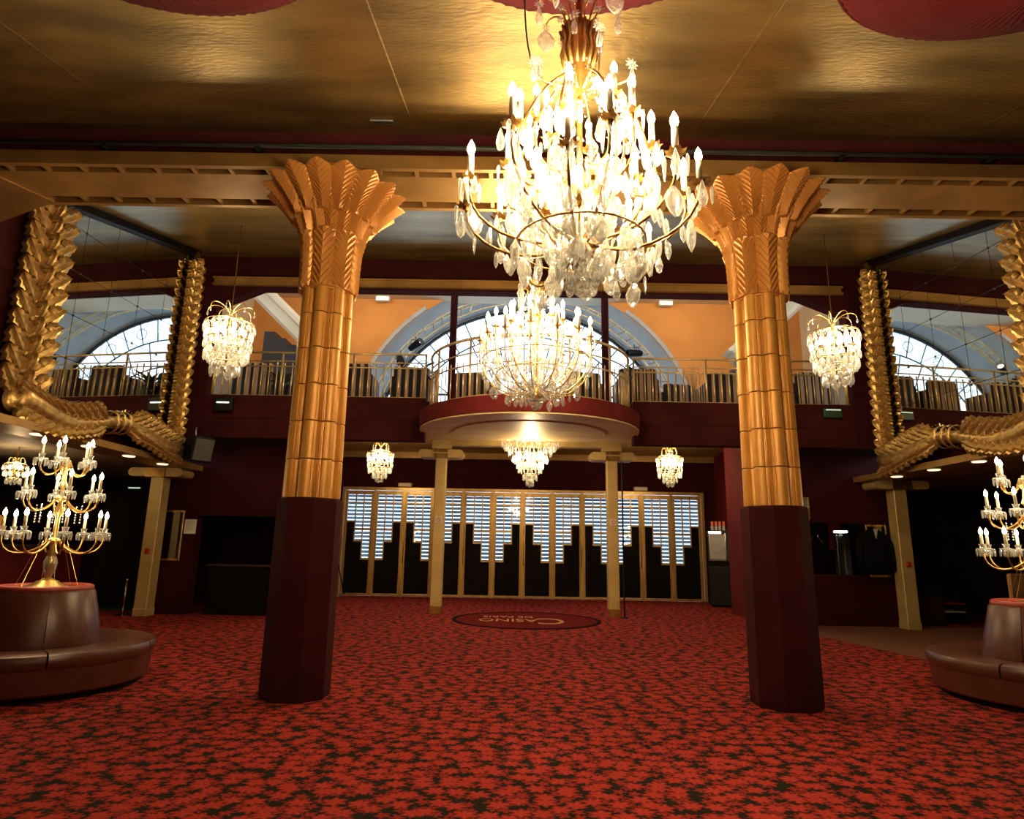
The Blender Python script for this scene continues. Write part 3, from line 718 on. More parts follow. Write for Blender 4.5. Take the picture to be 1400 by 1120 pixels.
oct_ = MB().lathe([(0, 0), (.268, 0), (.272, .03), (.266, BASE_H-.02), (.258, BASE_H), (0, BASE_H)], 8, rot=PI/8)
me_base = oct_.mesh('base', 'velvet')
me_core = MB().lathe([(0, SH_T-.1), (.205, SH_T-.1), (.215, 3.9), (.25, 4.02), (.40, 4.36), (.42, 4.44), (0, 4.44)], 24).mesh('capital_core', 'leaf_gold', True, 40)
for s, nm in ((-1, 'left'), (1, 'right')):
    c = thing('palm_column', 'gilded column with a palm leaf capital and red velvet base, %s of the big chandelier' % nm, 'column', (s*CX, CY_, 0), 0, 'palm columns')
    b = obj('base', me_base, c); b['label'] = 'eight sided dark red velvet base'
    for k in range(6): obj('shaft_drum', drums[k], c, Tm(0, 0, BASE_H+k*hh))
    cap = obj('capital_core', me_core, c); cap['label'] = 'spreading palm leaf capital'
    for k in range(8): obj('palm_leaf', me_low, cap, Rz(k*PI/4))
    for k in range(16): obj('palm_leaf', me_mid, cap, Rz((k+.5)*PI/8))
    for k in range(16): obj('palm_leaf', me_up, cap, Rz(k*PI/8))

# ------------------------------------------------------------------ gilt mirrors
def acanthus(L=.34, Wd=.13, curl=.11, nu=6, nv=9):
    vs_ = []; fs = []
    for side in (0, 1):
        for i in range(nv+1):
            v = i/nv; w = Wd*(math.sin(PI*min(1, .18+v*.82))**.6)*(1+.22*math.sin(v*4*2*PI))
            for j in range(nu+1):
                u = -1+2*j/nu
                x = .05*math.sin(PI*v)+curl*v**3-.035*abs(u)**1.5+.012*math.cos(u*9)
                vs_.append((x-.022*side, u*w, v*L-.06*v**4))
    n = nu+1; off = (nv+1)*n
    for i in range(nv):
        for j in range(nu):
            a, b, c_, d = i*n+j, i*n+j+1, (i+1)*n+j+1, (i+1)*n+j
            fs += [(a, b, c_, d), (off+d, off+c_, off+b, off+a)]
        fs += [(i*n, (i+1)*n, off+(i+1)*n, off+i*n), (i*n+nu, (i+1)*n+nu, off+(i+1)*n+nu, off+i*n+nu)]
    for j in range(nu): fs += [(j, j+1, off+j+1, off+j), (nv*n+j, nv*n+j+1, off+nv*n+j+1, off+nv*n+j)]
    return MB().add(vs_, fs)
me_ac = acanthus(.44, .115, .07).mesh('acanthus_leaf', 'frame_gold', True, 50)
me_acs = acanthus(.28, .07, .04).mesh('acanthus_leaf', 'frame_gold', True, 50)
me_stud = MB().lathe([(0, .014), (.012, .010), (.017, 0)], 8, Ry(PI/2)).mesh('stud', 'dark_metal', True)
MY0, MY1, MZ0 = 6.95, 9.72, 2.80
MROT = Rd(4.6)
for s, nm in ((-1, 'left'), (1, 'right')):
    mr = thing('gilt_mirror', 'tall mirror of square panes in a carved gilt leaf frame on the %s wall' % nm, 'mirror', (s*(WX-.14), 8.4, MZ0), (-MROT if s < 0 else PI+MROT), 'gilt mirrors')
    # local frame: x out of the wall into the room, y along it (flipped for the right one)
    def Y(y): return (y-8.4)*(1 if s < 0 else -1)
    def zc(yl): return cz(8.4+yl*(1 if s < 0 else -1))-MZ0-.02
    nc = 5; pw = (MY1-MY0)/nc
    part('backing', MB().add([(0.004, Y(y), z) for y, z in ((MY0, 0), (MY1, 0), (MY1, cz(MY1)-MZ0-.02), (MY0, cz(MY0)-MZ0-.02))]+[(0.012, Y(y), z) for y, z in ((MY0, 0), (MY1, 0), (MY1, cz(MY1)-MZ0-.02), (MY0, cz(MY0)-MZ0-.02))], [(0, 1, 2, 3), (4, 5, 6, 7), (0, 1, 5, 4), (1, 2, 6, 5), (2, 3, 7, 6), (3, 0, 4, 7)]), 'dark_metal', mr)
    for i in range(nc):
        for k in range(7):
            ya, yb = MY0+i*pw+.004, MY0+(i+1)*pw-.004; z0, z1 = k*pw+.004, (k+1)*pw-.004
            ta, tb = cz(ya)-MZ0-.03, cz(yb)-MZ0-.03
            if tb <= z0+.03: continue
            if ta <= z0+.02: poly = [(yb, z0), (yb, min(z1, tb)), (ya+(z0-ta)/.235, z0)]
            elif ta < z1: poly = [(ya, z0), (yb, z0), (yb, min(z1, tb))]+([(min(yb, ya+(z1-ta)/.235), z1)] if tb > z1 else [])+[(ya, ta)]
            else: poly = [(ya, z0), (yb, z0), (yb, z1), (ya, z1)]
            q = [(Y(y), z) for y, z in poly]; n_ = len(q)
            part('pane', MB().add([(.012, y, z) for y, z in q]+[(.020, y, z) for y, z in q], [tuple(range(n_)), tuple(range(n_, 2*n_))]+[(j, (j+1) % n_, (j+1) % n_+n_, j+n_) for j in range(n_)]), 'mirror', mr)
            if i and k and cz(MY0+i*pw)-MZ0 > k*pw: obj('stud', me_stud, mr, Tm(.020, Y(MY0+i*pw), k*pw))
    part('top_shadow_strip', MB().add([(x, Y(y), cz(y)-MZ0+dz) for y in (MY0-.1, MY1+.1) for x, dz in ((0, -.10), (.10, -.10), (.10, -.01), (0, -.01))], [(0, 1, 2, 3), (4, 5, 6, 7), (0, 1, 5, 4), (1, 2, 6, 5), (2, 3, 7, 6), (3, 0, 4, 7)]), 'black_panel', mr)  # black bar stands in for the shadow line where mirror meets ceiling
    # carved frame : vertical sides
    for yy, big in ((MY0-.05, 1), (MY1+.04, 0)):
        H_ = cz(yy)-MZ0-.05; rad = .10 if big else .085
        core = part('side_moulding', MB().tube([(.05, Y(yy), -.15), (.06, Y(yy), H_*.5), (.05, Y(yy), H_)], [rad, rad*.8, rad*.9], 10), 'frame_gold', mr, True)
        z = -.05; q = 0
        while z < H_-.26:
            for side in (-1, 1):
                obj('acanthus_leaf', me_ac if big else me_acs, core, Tm(.10, Y(yy)+side*.065, z) @ Rx(-side*(.72 if big else .5)) @ Rz(side*.4))
            obj('acanthus_leaf', me_acs, core, Tm(.14, Y(yy), z+.06)); z += .21 if big else .16; q += 1
    # bottom : wavy moulding with ribbon bands
    path = []
    for k in range(25):
        y = MY0-.12+(MY1-MY0+.24)*k/24; t = (k/24)
        path.append((.07, Y(y), -.10+.09*math.sin(t*2*PI*1.5+2.2)-.04))
    bm_ = part('bottom_moulding', MB().tube(path, [.115+.03*math.cos(k/24*2*PI) for k in range(25)], 10), 'frame_gold', mr, True)
    for k in range(2, 23):
        p = path[k]; dirn = 1 if k > 13 else -1
        if 12 <= k <= 14: continue
        for side in (-1, 1):
            obj('acanthus_leaf', me_ac, bm_, Tm(.14, p[1], p[2]+side*.05) @ Rx((-PI/2 if (dirn > 0) == (s < 0) else PI/2)+side*.45*(1 if (dirn > 0) == (s < 0) else -1)) @ Sc(.9))
    for k in (12, 13, 14):
        p = path[k]; part('ribbon_band', MB().lathe([(.15, -.022), (.165, 0), (.15, .022)], 16, Rx(PI/2)), 'frame_gold', bm_, True, M=Tm(*p))
    for yy in (MY0-.1, MY1+.08):
        ro = part('corner_scroll', MB().lathe([(0, .10), (.05, .10), (.07, .06), (.10, .07), (.13, .03), (.15, 0)], 16, Ry(PI/2)), 'frame_gold', mr, True, M=Tm(.06, Y(yy), -.12))
# CHAND
# ------------------------------------------------------------------ crystal pieces (shared meshes, hang down from the origin)
def drop_mesh(L=.08, R=.014, n=6): return MB().lathe([(0, 0), (R*.25, -L*.1), (R*.7, -L*.4), (R, -L*.66), (R*.65, -L*.9), (0, -L)], n).mesh('crystal_drop', 'crystal')
def plaque_mesh(L=.10, Wd=.032, t=.010):
    o = [(0, 0), (.55, -.16), (1, -.42), (.82, -.72), (.4, -.9), (0, -1), (-.4, -.9), (-.82, -.72), (-1, -.42), (-.55, -.16)]
    vs_ = [(x*Wd, 0, z*L) for x, z in o]+[(x*Wd*.55, -t, -.5*L+(z+.5)*L*.6) for x, z in o]+[(x*Wd*.55, t, -.5*L+(z+.5)*L*.6) for x, z in o]
    n = len(o); fs = [tuple(range(n, 2*n)), tuple(range(2*n, 3*n))]
    for i in range(n): j = (i+1) % n; fs += [(i, j, n+j, n+i), (i, j, 2*n+j, 2*n+i)]
    return MB().add(vs_, fs).mesh('crystal_plaque', 'crystal')
def spear_mesh(L=.11, R=.010): return MB().lathe([(0, 0), (R*.8, -.012), (R, -L*.25), (R*.55, -L*.8), (0, -L)], 5).mesh('crystal_spear', 'crystal')
def star_mesh(R=.034, n=9):
    vs_ = [(0, -.008, 0), (0, .008, 0)]; fs = []
    for k in range(2*n):
        r = R if k % 2 == 0 else R*.55; a_ = PI*k/n; vs_.append((r*math.cos(a_), 0, r*math.sin(a_)))
    for k in range(2*n): fs += [(0, 2+k, 2+(k+1) % (2*n)), (1, 2+(k+1) % (2*n), 2+k)]
    return MB().add(vs_, fs).mesh('crystal_star', 'crystal')
CR = dict(drop=drop_mesh(), big=drop_mesh(.12, .022, 8), plaque=plaque_mesh(), bigplaque=plaque_mesh(.15, .05, .014), spear=spear_mesh(), star=star_mesh(), bead=MB().lathe([(0, .009), (.008, .004), (.009, 0), (.008, -.004), (0, -.009)], 6).mesh('crystal_bead', 'crystal'))
me_candle = MB().tube([(0, 0, 0), (0, 0, .095)], [.0145, .0135], 8).mesh('candle', 'candle_wax', True)
me_flame = MB().lathe([(0, 0), (.013, .006), (.0185, .024), (.016, .042), (.008, .060), (0, .075)], 8).mesh('bulb', 'flame', True)
def dish(R=.05, petals=8):
    vs_ = [(0, 0, -.012)]; fs = []; n = petals*2
    for k in range(n): r = R*.45; vs_.append((r*math.cos(PI*k/petals), r*math.sin(PI*k/petals), -.004))
    for k in range(n): r = R*(1.0 if k % 2 == 0 else .72); vs_.append((r*math.cos(PI*k/petals), r*math.sin(PI*k/petals), .010 if k % 2 == 0 else 0))
    for k in range(n): j = (k+1) % n; fs += [(0, 1+k, 1+j), (1+k, 1+n+k, 1+n+j, 1+j)]
    m_ = MB().add(vs_, fs); m_.lathe([(0, -.03), (.012, -.026), (.016, -.01), (.010, 0), (.016, .012), (.016, .028), (0, .028)], 8)
    return m_
me_dish = dish().mesh('drip_dish', 'bronze', True, 40)
me_dish_b = dish(.045).mesh('drip_dish', 'brass', True, 40)
def cr(kind, parent, x, y, z, a=None, s=1.0, nm=None):
    a = random.uniform(0, PI) if a is None else a
    return obj({'drop': 'crystal_drop', 'big': 'crystal_drop', 'plaque': 'crystal_plaque', 'bigplaque': 'crystal_plaque', 'spear': 'crystal_spear', 'star': 'crystal_star', 'bead': 'crystal_bead'}[kind], CR[kind], parent, Tm(x, y, z) @ Rz(a) @ Sc(s))
def candle(parent, x, y, z, me_d=None, s=1.0):
    c = obj('candle', me_candle, parent, Tm(x, y, z) @ Sc(s))
    obj('bulb', me_flame, c, Tm(0, 0, .095))
    return c
def arm(parent, pts, r, mt='bronze', n=6, name='arm'): return part(name, MB().tube(pts, r, n), mt, parent, True)
def chain_pts(p, q, sag, n=7): return [Vector(p).lerp(Vector(q), t)-Vector((0, 0, sag*4*t*(1-t))) for t in [k/n for k in range(n+1)]]
def bead_chain(parent, p, q, sag, n=9, s=.8, name='bead_chain'):
    mb = MB()
    for c in chain_pts(p, q, sag, n): mb.lathe([(0, .009*s), (.008*s, 0), (0, -.009*s)], 5, Tm(*c))
    o = part(name, mb, 'crystal', parent); o['kind'] = 'stuff'; return o

# ------------------------------------------------------------------ the big foreground chandelier
def big_chandelier(loc, ztop):
    t = thing('crystal_chandelier', 'largest crystal chandelier with bronze arms and lit candles hanging in the foreground', 'chandelier', loc)
    fr = part('stem', MB().lathe([(0, .16), (.03, .17), (.075, .20), (.05, .225), (.018, .26), (.014, .5), (.03, .55), (.014, .6), (.012, 1.0), (.03, 1.06), (.055, 1.12), (.075, 1.2), (.06, 1.27), (.085, 1.31), (.03, 1.33), (.018, 1.40), (.012, 1.5), (.012, ztop), (0, ztop)], 14), 'bronze', t, True)
    for k in range(14):   # fluted vase
        a_ = 2*PI*k/14; part('vase_flute', MB().tube([pol(.062, a_, 1.10), pol(.085, a_, 1.18), pol(.07, a_, 1.25), pol(.09, a_, 1.31)], .007, 5), 'brass', fr, True)
    # cage ribs
    for k in range(8):
        a_ = 2*PI*(k+.5)/8
        arm(t, bez(pol(.05, a_, .21), pol(.42, a_, .22), pol(.36, a_, .85), pol(.05, a_, 1.08), 14), .006, 'bronze', 5, 'cage_rib')
        for q in range(3, 13):
            p = bez(pol(.05, a_, .21), pol(.42, a_, .22), pol(.36, a_, .85), pol(.05, a_, 1.08), 14)[q]
            cr(random.choice(['plaque', 'drop', 'big', 'plaque']), t, p.x, p.y, p.z-.01, a_+PI/2, random.uniform(.8, 1.15))
    tiers = [(.47, .50, 8, .12, 1.0), (.33, .66, 8, .55, .95), (.20, .82, 6, .2, .9), (.16, .34, 6, .4, .9), (.50, .345, 5, .75, .85)]
    for ti, (R, z, n, ph, s) in enumerate(tiers):
        for k in range(n):
            a_ = 2*PI*k/n+ph; rr = R*random.uniform(.94, 1.06); zz = z+random.uniform(-.02, .03)
            if ti == 4: p0, p1, p2 = pol(.06, a_, .21), pol(.22, a_, .10), pol(rr*.98, a_, .16)
            elif ti == 0: p0, p1, p2 = pol(.06, a_, .23), pol(.30, a_, .18), pol(rr*1.05, a_, .30)
            elif ti == 1: p0, p1, p2 = pol(.22, a_, .45), pol(.30, a_, .38), pol(rr*1.1, a_, .46)
            elif ti == 2: p0, p1, p2 = pol(.05, a_, .6), pol(.12, a_, .52), pol(rr*1.15, a_, .6)
            else: p0, p1, p2 = pol(.04, a_, .22), pol(.10, a_, .18), pol(rr*1.1, a_, .22)
            A_ = arm(t, bez(p0, p1, p2, pol(rr, a_, zz-.02), 9), .0065, 'bronze', 6)
            obj('drip_dish', me_dish, A_, Tm(*pol(rr, a_, zz)) @ Rz(a_) @ Sc(s))
            candle(t, *pol(rr, a_, zz+.025), s=s)
            for q in range(4):
                b_ = a_+q*PI/2+.4; x, y = rr*math.cos(a_)+.045*math.cos(b_), rr*math.sin(a_)+.045*math.sin(b_)
                cr(['spear', 'drop', 'spear', 'big'][q], t, x, y, zz-.005, b_, random.uniform(.8, 1.1))
            m_ = bez(p0, p1, p2, pol(rr, a_, zz-.02), 9)
            for q in (3, 5, 7):
                p = m_[q]; cr(random.choice(['plaque', 'big', 'spear', 'bigplaque']), t, p.x, p.y, p.z-.01, None, random.uniform(.75, 1.0))
            cr('star', t, *pol(rr*1.02, a_, zz-.045), a_+PI/2, .8)
    part('power_cable', MB().tube(bez((-.26, .05, ztop), (-.26, .05, 1.5), (-.27, .05, 1.12), (-.14, .02, 1.04), 10), .004, 4), 'dark_metal', t, True)
    # lower skirt of large plaques
    for R, z, n, kind in ((.10, .19, 8, 'bigplaque'), (.19, .185, 11, 'big'), (.28, .22, 13, 'bigplaque'), (.35, .28, 14, 'plaque'), (.24, .34, 12, 'plaque'), (.06, .13, 5, 'big')):
        for k in range(n):
            a_ = 2*PI*k/n+random.uniform(-.1, .1); cr(kind, t, *pol(R*random.uniform(.92, 1.08), a_, z+random.uniform(-.02, .02)), a_+PI/2, random.uniform(.8, 1.05))
    part('lower_ring', MB().tube([pol(.28, 2*PI*k/32, .225) for k in range(32)], .005, 5, closed=True), 'bronze', t, True)
    part('finial', MB().lathe([(0, .02), (.018, .035), (.028, .06), (.02, .09), (.035, .12), (.02, .15), (.03, .17), (0, .18)], 8), 'crystal', t)
    for k in range(10):
        a_ = 2*PI*k/10; bead_chain(t, pol(.33, a_, .60), pol(.33, a_+2*PI/10, .60), .09, 10); bead_chain(t, pol(.08, a_, 1.1), pol(.30, a_, .62), .07, 14)
    # crown of star rosettes and glass stems
    for k in range(9):
        a_ = 2*PI*k/9+.2; R, z = ((.10, 1.30), (.19, 1.16), (.25, 1.02))[k % 3]
        A_ = arm(t, bez(pol(.04, a_, .98), pol(.10, a_, 1.0), pol(R, a_, z-.12), pol(R, a_, z-.01), 7), .004, 'brass', 5, 'flower_stem')
        obj('crystal_star', CR['star'], A_, Tm(*pol(R, a_, z+.015)) @ Rz(random.uniform(-.5, .5)))
        part('glass_stem', MB().lathe([(0, z-.09), (.012, z-.08), (.016, z-.05), (.006, z-.01), (0, z)], 7), 'crystal', A_, M=Tm(R*math.cos(a_), R*math.sin(a_), 0))
    # upper fronds with hanging plaques
    for k in range(8):
        a_ = 2*PI*k/8+.12
        A_ = arm(t, bez(pol(.05, a_, 1.30), pol(.06, a_, 1.42), pol(.14, a_, 1.52), pol(.19, a_, 1.46), 8), .005, 'bronze', 5, 'frond')
        cr('star', A_, *pol(.19, a_, 1.44), 0, .8); cr('bigplaque' if k % 2 else 'big', A_, *pol(.19, a_, 1.43), a_+.8, .9)
        arm(t, bez(pol(.05, a_+.3, 1.30), pol(.04, a_+.3, 1.38), pol(.07, a_+.3, 1.42), pol(.09, a_+.3, 1.40), 6), .004, 'brass', 5, 'frond')
        cr('star', t, *pol(.09, a_+.3, 1.41), 0, .8)
    for k in range(6): point('candle_glow', pol(.38, PI*k/3+.3, .62), PW*.11, CANDLE, .06, t)
    point('candle_glow', (0, 0, .95), PW*.22, CANDLE, .08, t); point('candle_glow', (.02, -.1, .45), PW*.12, CANDLE, .06, t)
    return t
CH1 = (.03, 2.55, 2.24)
big_chandelier(CH1, cz(2.55)-2.24+.02)

# ------------------------------------------------------------------ second chandelier, in front of the balcony
def mid_chandelier(loc, ztop):
    t = thing('crystal_chandelier', 'wide crystal chandelier with rings of candles hanging in front of the balcony', 'chandelier', loc)
    part('stem', MB().lathe([(0, .1), (.03, .12), (.09, .17), (.03, .24), (.03, .7), (.05, .8), (.03, .9), (.06, 1.1), (.03, 1.3), (.07, 1.42), (.02, 1.5), (.014, 1.6), (.014, ztop), (0, ztop)], 12), 'brass', t, True)
    part('finial', MB().lathe([(0, 0), (.03, .015), (.05, .03), (.035, .05), (.09, .08), (.10, .11), (.03, .12), (0, .12)], 12), 'crystal', t)
    for R, z, n, ph, s in ((.62, .78, 14, .1, 1.25), (.47, .90, 10, .3, 1.25), (.26, 1.02, 6, .2, 1.25)):
        for k in range(n):
            a_ = 2*PI*k/n+ph; zz = z+random.uniform(-.015, .02)
            pts_ = bez(pol(.07, a_, .24), pol(R*.5, a_, .05+.25*(R < .5)), pol(R*1.12, a_, z-.45), pol(R, a_, zz-.02), 10)
            A_ = arm(t, pts_, .008, 'brass', 5)
            obj('drip_dish', me_dish_b, A_, Tm(*pol(R, a_, zz)) @ Sc(1.1)); candle(t, *pol(R, a_, zz+.025), s=s)
            for q in range(3):
                b_ = a_+q*2.1; cr(['spear', 'big', 'drop'][q], t, R*math.cos(a_)+.05*math.cos(b_), R*math.sin(a_)+.05*math.sin(b_), zz-.01, b_, 1.3)
            for q in (3, 5, 7, 8):
                p = pts_[q]; cr(random.choice(['bigplaque', 'big', 'plaque']), t, p.x, p.y, p.z-.01, None, random.uniform(.8, 1.1))
    for R, z, n, kind in ((.16, .25, 10, 'big'), (.30, .30, 14, 'bigplaque'), (.44, .40, 18, 'bigplaque'), (.58, .52, 20, 'big'), (.36, .5, 14, 'plaque'), (.64, .6, 18, 'spear'), (.22, .62, 10, 'bigplaque')):
        for k in range(n):
            a_ = 2*PI*k/n+random.uniform(-.08, .08); cr(kind, t, *pol(R, a_, z+random.uniform(-.02, .02)), a_+PI/2, random.uniform(.9, 1.15))
    for R, z in ((.44, .41), (.60, .56)): part('ring', MB().tube([pol(R, 2*PI*k/32, z) for k in range(32)], .007, 5, closed=True), 'brass', t, True)
    for k in range(14):
        a_ = 2*PI*k/14+.1; bead_chain(t, pol(.12, a_, 1.35), pol(.46, a_, .92), .12, 14, 1.3); bead_chain(t, pol(.62, a_, .75), pol(.62, a_+2*PI/14, .75), .10, 8, 1.4)
    for k in range(6):    # glass baluster stems round the crown
        a_ = PI*k/3+.4; part('glass_baluster', MB().lathe([(0, 1.05), (.02, 1.08), (.014, 1.2), (.03, 1.24), (.02, 1.28), (.038, 1.33), (.02, 1.38), (.03, 1.42), (.012, 1.46), (.02, 1.52), (0, 1.55)], 8), 'crystal', t, True, M=Tm(.20*math.cos(a_), .20*math.sin(a_), 0))
        arm(t, bez(pol(.03, a_, 1.15), pol(.15, a_, 1.0), pol(.26, a_, 1.1), pol(.20, a_, 1.25), 8), .007, 'brass', 5, 'scroll')
        arm(t, bez(pol(.03, a_+.5, 1.3), pol(.12, a_+.5, 1.5), pol(.2, a_+.5, 1.45), pol(.16, a_+.5, 1.3), 8), .007, 'brass', 5, 'scroll')
    for k in range(5): point('candle_glow', pol(.52, 2*PI*k/5+.3, .98), PW*.13, CANDLE, .07, t)
    point('candle_glow', (0, 0, 1.2), PW*.14, CANDLE, .08, t); point('candle_glow', (0, -.2, .7), PW*.12, CANDLE, .06, t)
    return t
CH2 = (-.015, 6.8, 2.64)
mid_chandelier(CH2, cz(6.8)-2.64+.02)

# ------------------------------------------------------------------ basket / waterfall chandeliers
def basket(name, label, loc, tiers, H, rod, crownR, power, nbulb, bulbR, bulbz, s=1.0, group=None):
    # tiers: (radius, z, number, kind); rings of crystals; crown arms on top; bulbs inside
    t = thing(name, label, 'chandelier', loc, 0, group)
    part('stem', MB().lathe([(0, .05), (.012, .06), (.012, H*.9), (.03, H*.93), (.012, H*.97), (.008, H), (.008, H+rod), (0, H+rod)], 8), 'bronze', t, True)
    for R, z, n, kind in tiers:
        part('ring', MB().tube([pol(R, 2*PI*k/24, z) for k in range(24)], .005*s, 4, closed=True), 'brass', t, True)
        for k in range(n): cr(kind, t, *pol(R, 2*PI*(k+random.uniform(-.2, .2))/n, z), 2*PI*k/n+PI/2, s*random.uniform(.9, 1.1))
    R0, z0 = tiers[0][0], tiers[0][1]
    for k in range(8):
        a_ = 2*PI*k/8+.2
        A_ = arm(t, bez(pol(.01, a_, H*.9), pol(crownR*.5, a_, H*1.06), pol(crownR, a_, H*1.02), pol(crownR, a_, H*.93), 7), .005*s, 'brass', 5, 'crown_arm')
        cr('drop', A_, *pol(crownR, a_, H*.93), a_, .8*s)
        arm(t, bez(pol(.01, a_, H*.88), pol(crownR*.4, a_, H*.80), pol(R0*.8, a_, z0+.06), pol(R0, a_, z0), 7), .004*s, 'brass', 4)
        bead_chain(t, pol(.02, a_+.3, H*.88), pol(R0, a_+.3, z0), .05, 9, s)
    for k in range(nbulb):
        a_ = 2*PI*k/nbulb; obj('bulb', me_flame, t, Tm(*pol(bulbR, a_, bulbz+.02*(k % 2))) @ Sc(1.2*s))
    point('lamp_glow', (0, 0, bulbz+.05), power*.6, CANDLE, .06, t); point('lamp_glow', (0, -bulbR, bulbz-.03), power*.4, CANDLE, .05, t)
    return t
basket('waterfall_chandelier', 'tiered crystal chandelier under the round balcony between the gold posts', (.045, 11.05, 2.20),
       [(.50, .80, 36, 'spear'), (.44, .76, 32, 'big'), (.38, .66, 30, 'spear'), (.30, .55, 26, 'big'), (.23, .42, 22, 'plaque'), (.20, .33, 18, 'drop'), (.12, .22, 12, 'plaque'), (.06, .12, 7, 'plaque')], .95, -.12, .22, 95, 10, .22, .50, 1.15)
for x, nm in ((-3.0, 'left'), (2.98, 'right')):
    basket('lobby_chandelier', 'small basket chandelier in the lobby %s of the gold posts' % nm, (x, 13.1, 2.42),
           [(.27, .62, 18, 'drop'), (.25, .55, 16, 'plaque'), (.25, .42, 18, 'spear'), (.23, .32, 16, 'plaque'), (.14, .22, 10, 'plaque'), (.07, .14, 6, 'plaque')], .82, .21, .16, 75, 6, .13, .50, 1.25, 'lobby chandeliers')
for x, nm in ((-4.12, 'left'), (4.05, 'right')):
    basket('hanging_chandelier', 'crystal basket chandelier on a long rod in front of the %s end of the gallery' % nm, (x, 8.2, 3.34),
           [(.31, .74, 20, 'big'), (.30, .62, 18, 'plaque'), (.29, .50, 18, 'big'), (.27, .38, 16, 'bigplaque'), (.22, .28, 14, 'plaque'), (.18, .18, 10, 'bigplaque')], .98, cz(8.2)-3.34-.98+.02, .30, 75, 8, .17, .60, 1.2, 'gallery chandeliers')
basket('bar_chandelier', 'tiny crystal chandelier in the left side bay behind the candelabrum', (-7.3, 9.0, 1.85),
       [(.15, .34, 12, 'drop'), (.13, .26, 10, 'plaque'), (.09, .16, 8, 'plaque')], .45, .16, .1, 14, 3, .07, .28, .9)

# ------------------------------------------------------------------ red pleated bowl shades on the ceiling
def bowl(x, y, R, label, power, sink=.16):
    z = cz(y)-sink
    t = thing('ceiling_bowl', label, 'ceiling lamp', (x, y, z), 0, 'red ceiling bowls'); tilt = Rx(math.atan(.235))
    n = 160; rows = []; mb = MB(); vs_ = []; fs = []
    prf = [(.02, -.20), (.25, -.19), (.55, -.155), (.80, -.09), (.95, -.02), (1.0, .03)]
    for q, (r, zz) in enumerate(prf):
        for k in range(n):
            a_ = 2*PI*k/n; w = 1+(.012 if k % 2 else -.012)*(1 if q else 0); vs_.append((R*r*w*math.cos(a_), R*r*w*math.sin(a_), zz+(.006 if k % 2 else 0)))
    for q in range(len(prf)-1):
        for k in range(n): fs.append((q*n+k, q*n+(k+1) % n, (q+1)*n+(k+1) % n, (q+1)*n+k))
    fs.append(tuple(range(n)))
    part('pleated_fabric', MB().add(vs_, fs), 'red_pleat', t, M=tilt)
    part('rim', MB().tube([pol(R, 2*PI*k/48, .03) for k in range(48)], .012, 6, closed=True), 'red_pleat', t, True, M=tilt)
    for k in range(3): part('hanger', MB().tube([pol(R*.9, 2*PI*k/3+.4, -.03), pol(R*.9, 2*PI*k/3+.4, sink-.005)], .006, 5), 'brass', t, M=tilt)
    for k in range(3):
        a_ = 2*PI*k/3+PI/2; part('bulb', MB().lathe([(0, .0), (.02, .005), (.03, .03), (.02, .055), (0, .06)], 8), 'lamp_white', t, True, M=tilt @ Tm(*pol(R*.45, a_, -.06)))
        point('bowl_glow', tilt @ Vector(pol(R*.45, a_, .02)), power/3, WARM, .04, t)
bowl(-2.02, 2.28, .92, 'red pleated fabric bowl lamp on the gold ceiling, leftmost of three', 110)
bowl(.04, 2.22, .92, 'red pleated fabric bowl lamp above the biggest chandelier', 90)
bowl(2.24, 2.42, .92, 'red pleated fabric bowl lamp on the gold ceiling, rightmost of three', 110)

# ------------------------------------------------------------------ ottomans with candelabra
def ottoman(loc, nm, rotz):
    t = thing('round_ottoman', 'round dark red leather ottoman with central backrest drum on the %s' % nm, 'ottoman', loc, rotz, 'leather ottomans')
    NSEG = 6; R = .87
    part('plinth', MB().lathe([(0, 0), (.80, 0), (.80, .05), (0, .05)], 36), 'black_panel', t)
    part('skirt', MB().lathe([(.4, .045), (.835, .045), (.85, .06), (.865, .24), (.4, .24)], 48), 'leather', t, True, 35)
    for k in range(NSEG):
        a0, a1 = 2*PI*k/NSEG+.008, 2*PI*(k+1)/NSEG-.008
        pr_ = [(.40, .235), (.868, .235), (.882, .26), (.884, .30), (.868, .335), (.82, .350), (.55, .335), (.40, .325)]
        cu = MB(); cu.lathe(pr_+[pr_[0]], 12, a0=a0, a1=a1)
        for a_ in (a0, a1): cu.add([(r*math.cos(a_), r*math.sin(a_), z) for r, z in pr_], [tuple(range(len(pr_)))])
        part('seat_cushion', cu, 'leather', t, True, 40)
        db = [(.20, .33), (.455, .33), (.455, .36), (.365, .74), (.345, .765), (.20, .765)]
        dr = MB(); dr.lathe(db+[db[0]], 12, a0=a0, a1=a1)
        for a_ in (a0, a1): dr.add([(r*math.cos(a_), r*math.sin(a_), z) for r, z in db], [tuple(range(len(db)))])
        part('backrest_panel', dr, 'leather', t, True, 40)
    part('core', MB().lathe([(0, .33), (.44, .33), (.36, .735), (.3, .757), (0, .757)], 36), 'leather', t, True, 35)
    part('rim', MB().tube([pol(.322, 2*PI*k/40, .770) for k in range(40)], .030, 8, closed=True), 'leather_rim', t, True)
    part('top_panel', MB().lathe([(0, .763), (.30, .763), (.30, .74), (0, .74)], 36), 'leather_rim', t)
    return t
O1, O2 = (-4.21, 5.63, 0), (4.33, 5.75, 0)
ottoman(O1, 'left', .18); ottoman(O2, 'right', -.5)
def prism_ring(parent, x, y, z, R, n, s=1.0):
    for k in range(n): obj('crystal_spear', CR['spear'], parent, Tm(x+R*math.cos(2*PI*k/n), y+R*math.sin(2*PI*k/n), z) @ Rz(2*PI*k/n) @ Sc(.75*s, .75*s, .62*s))
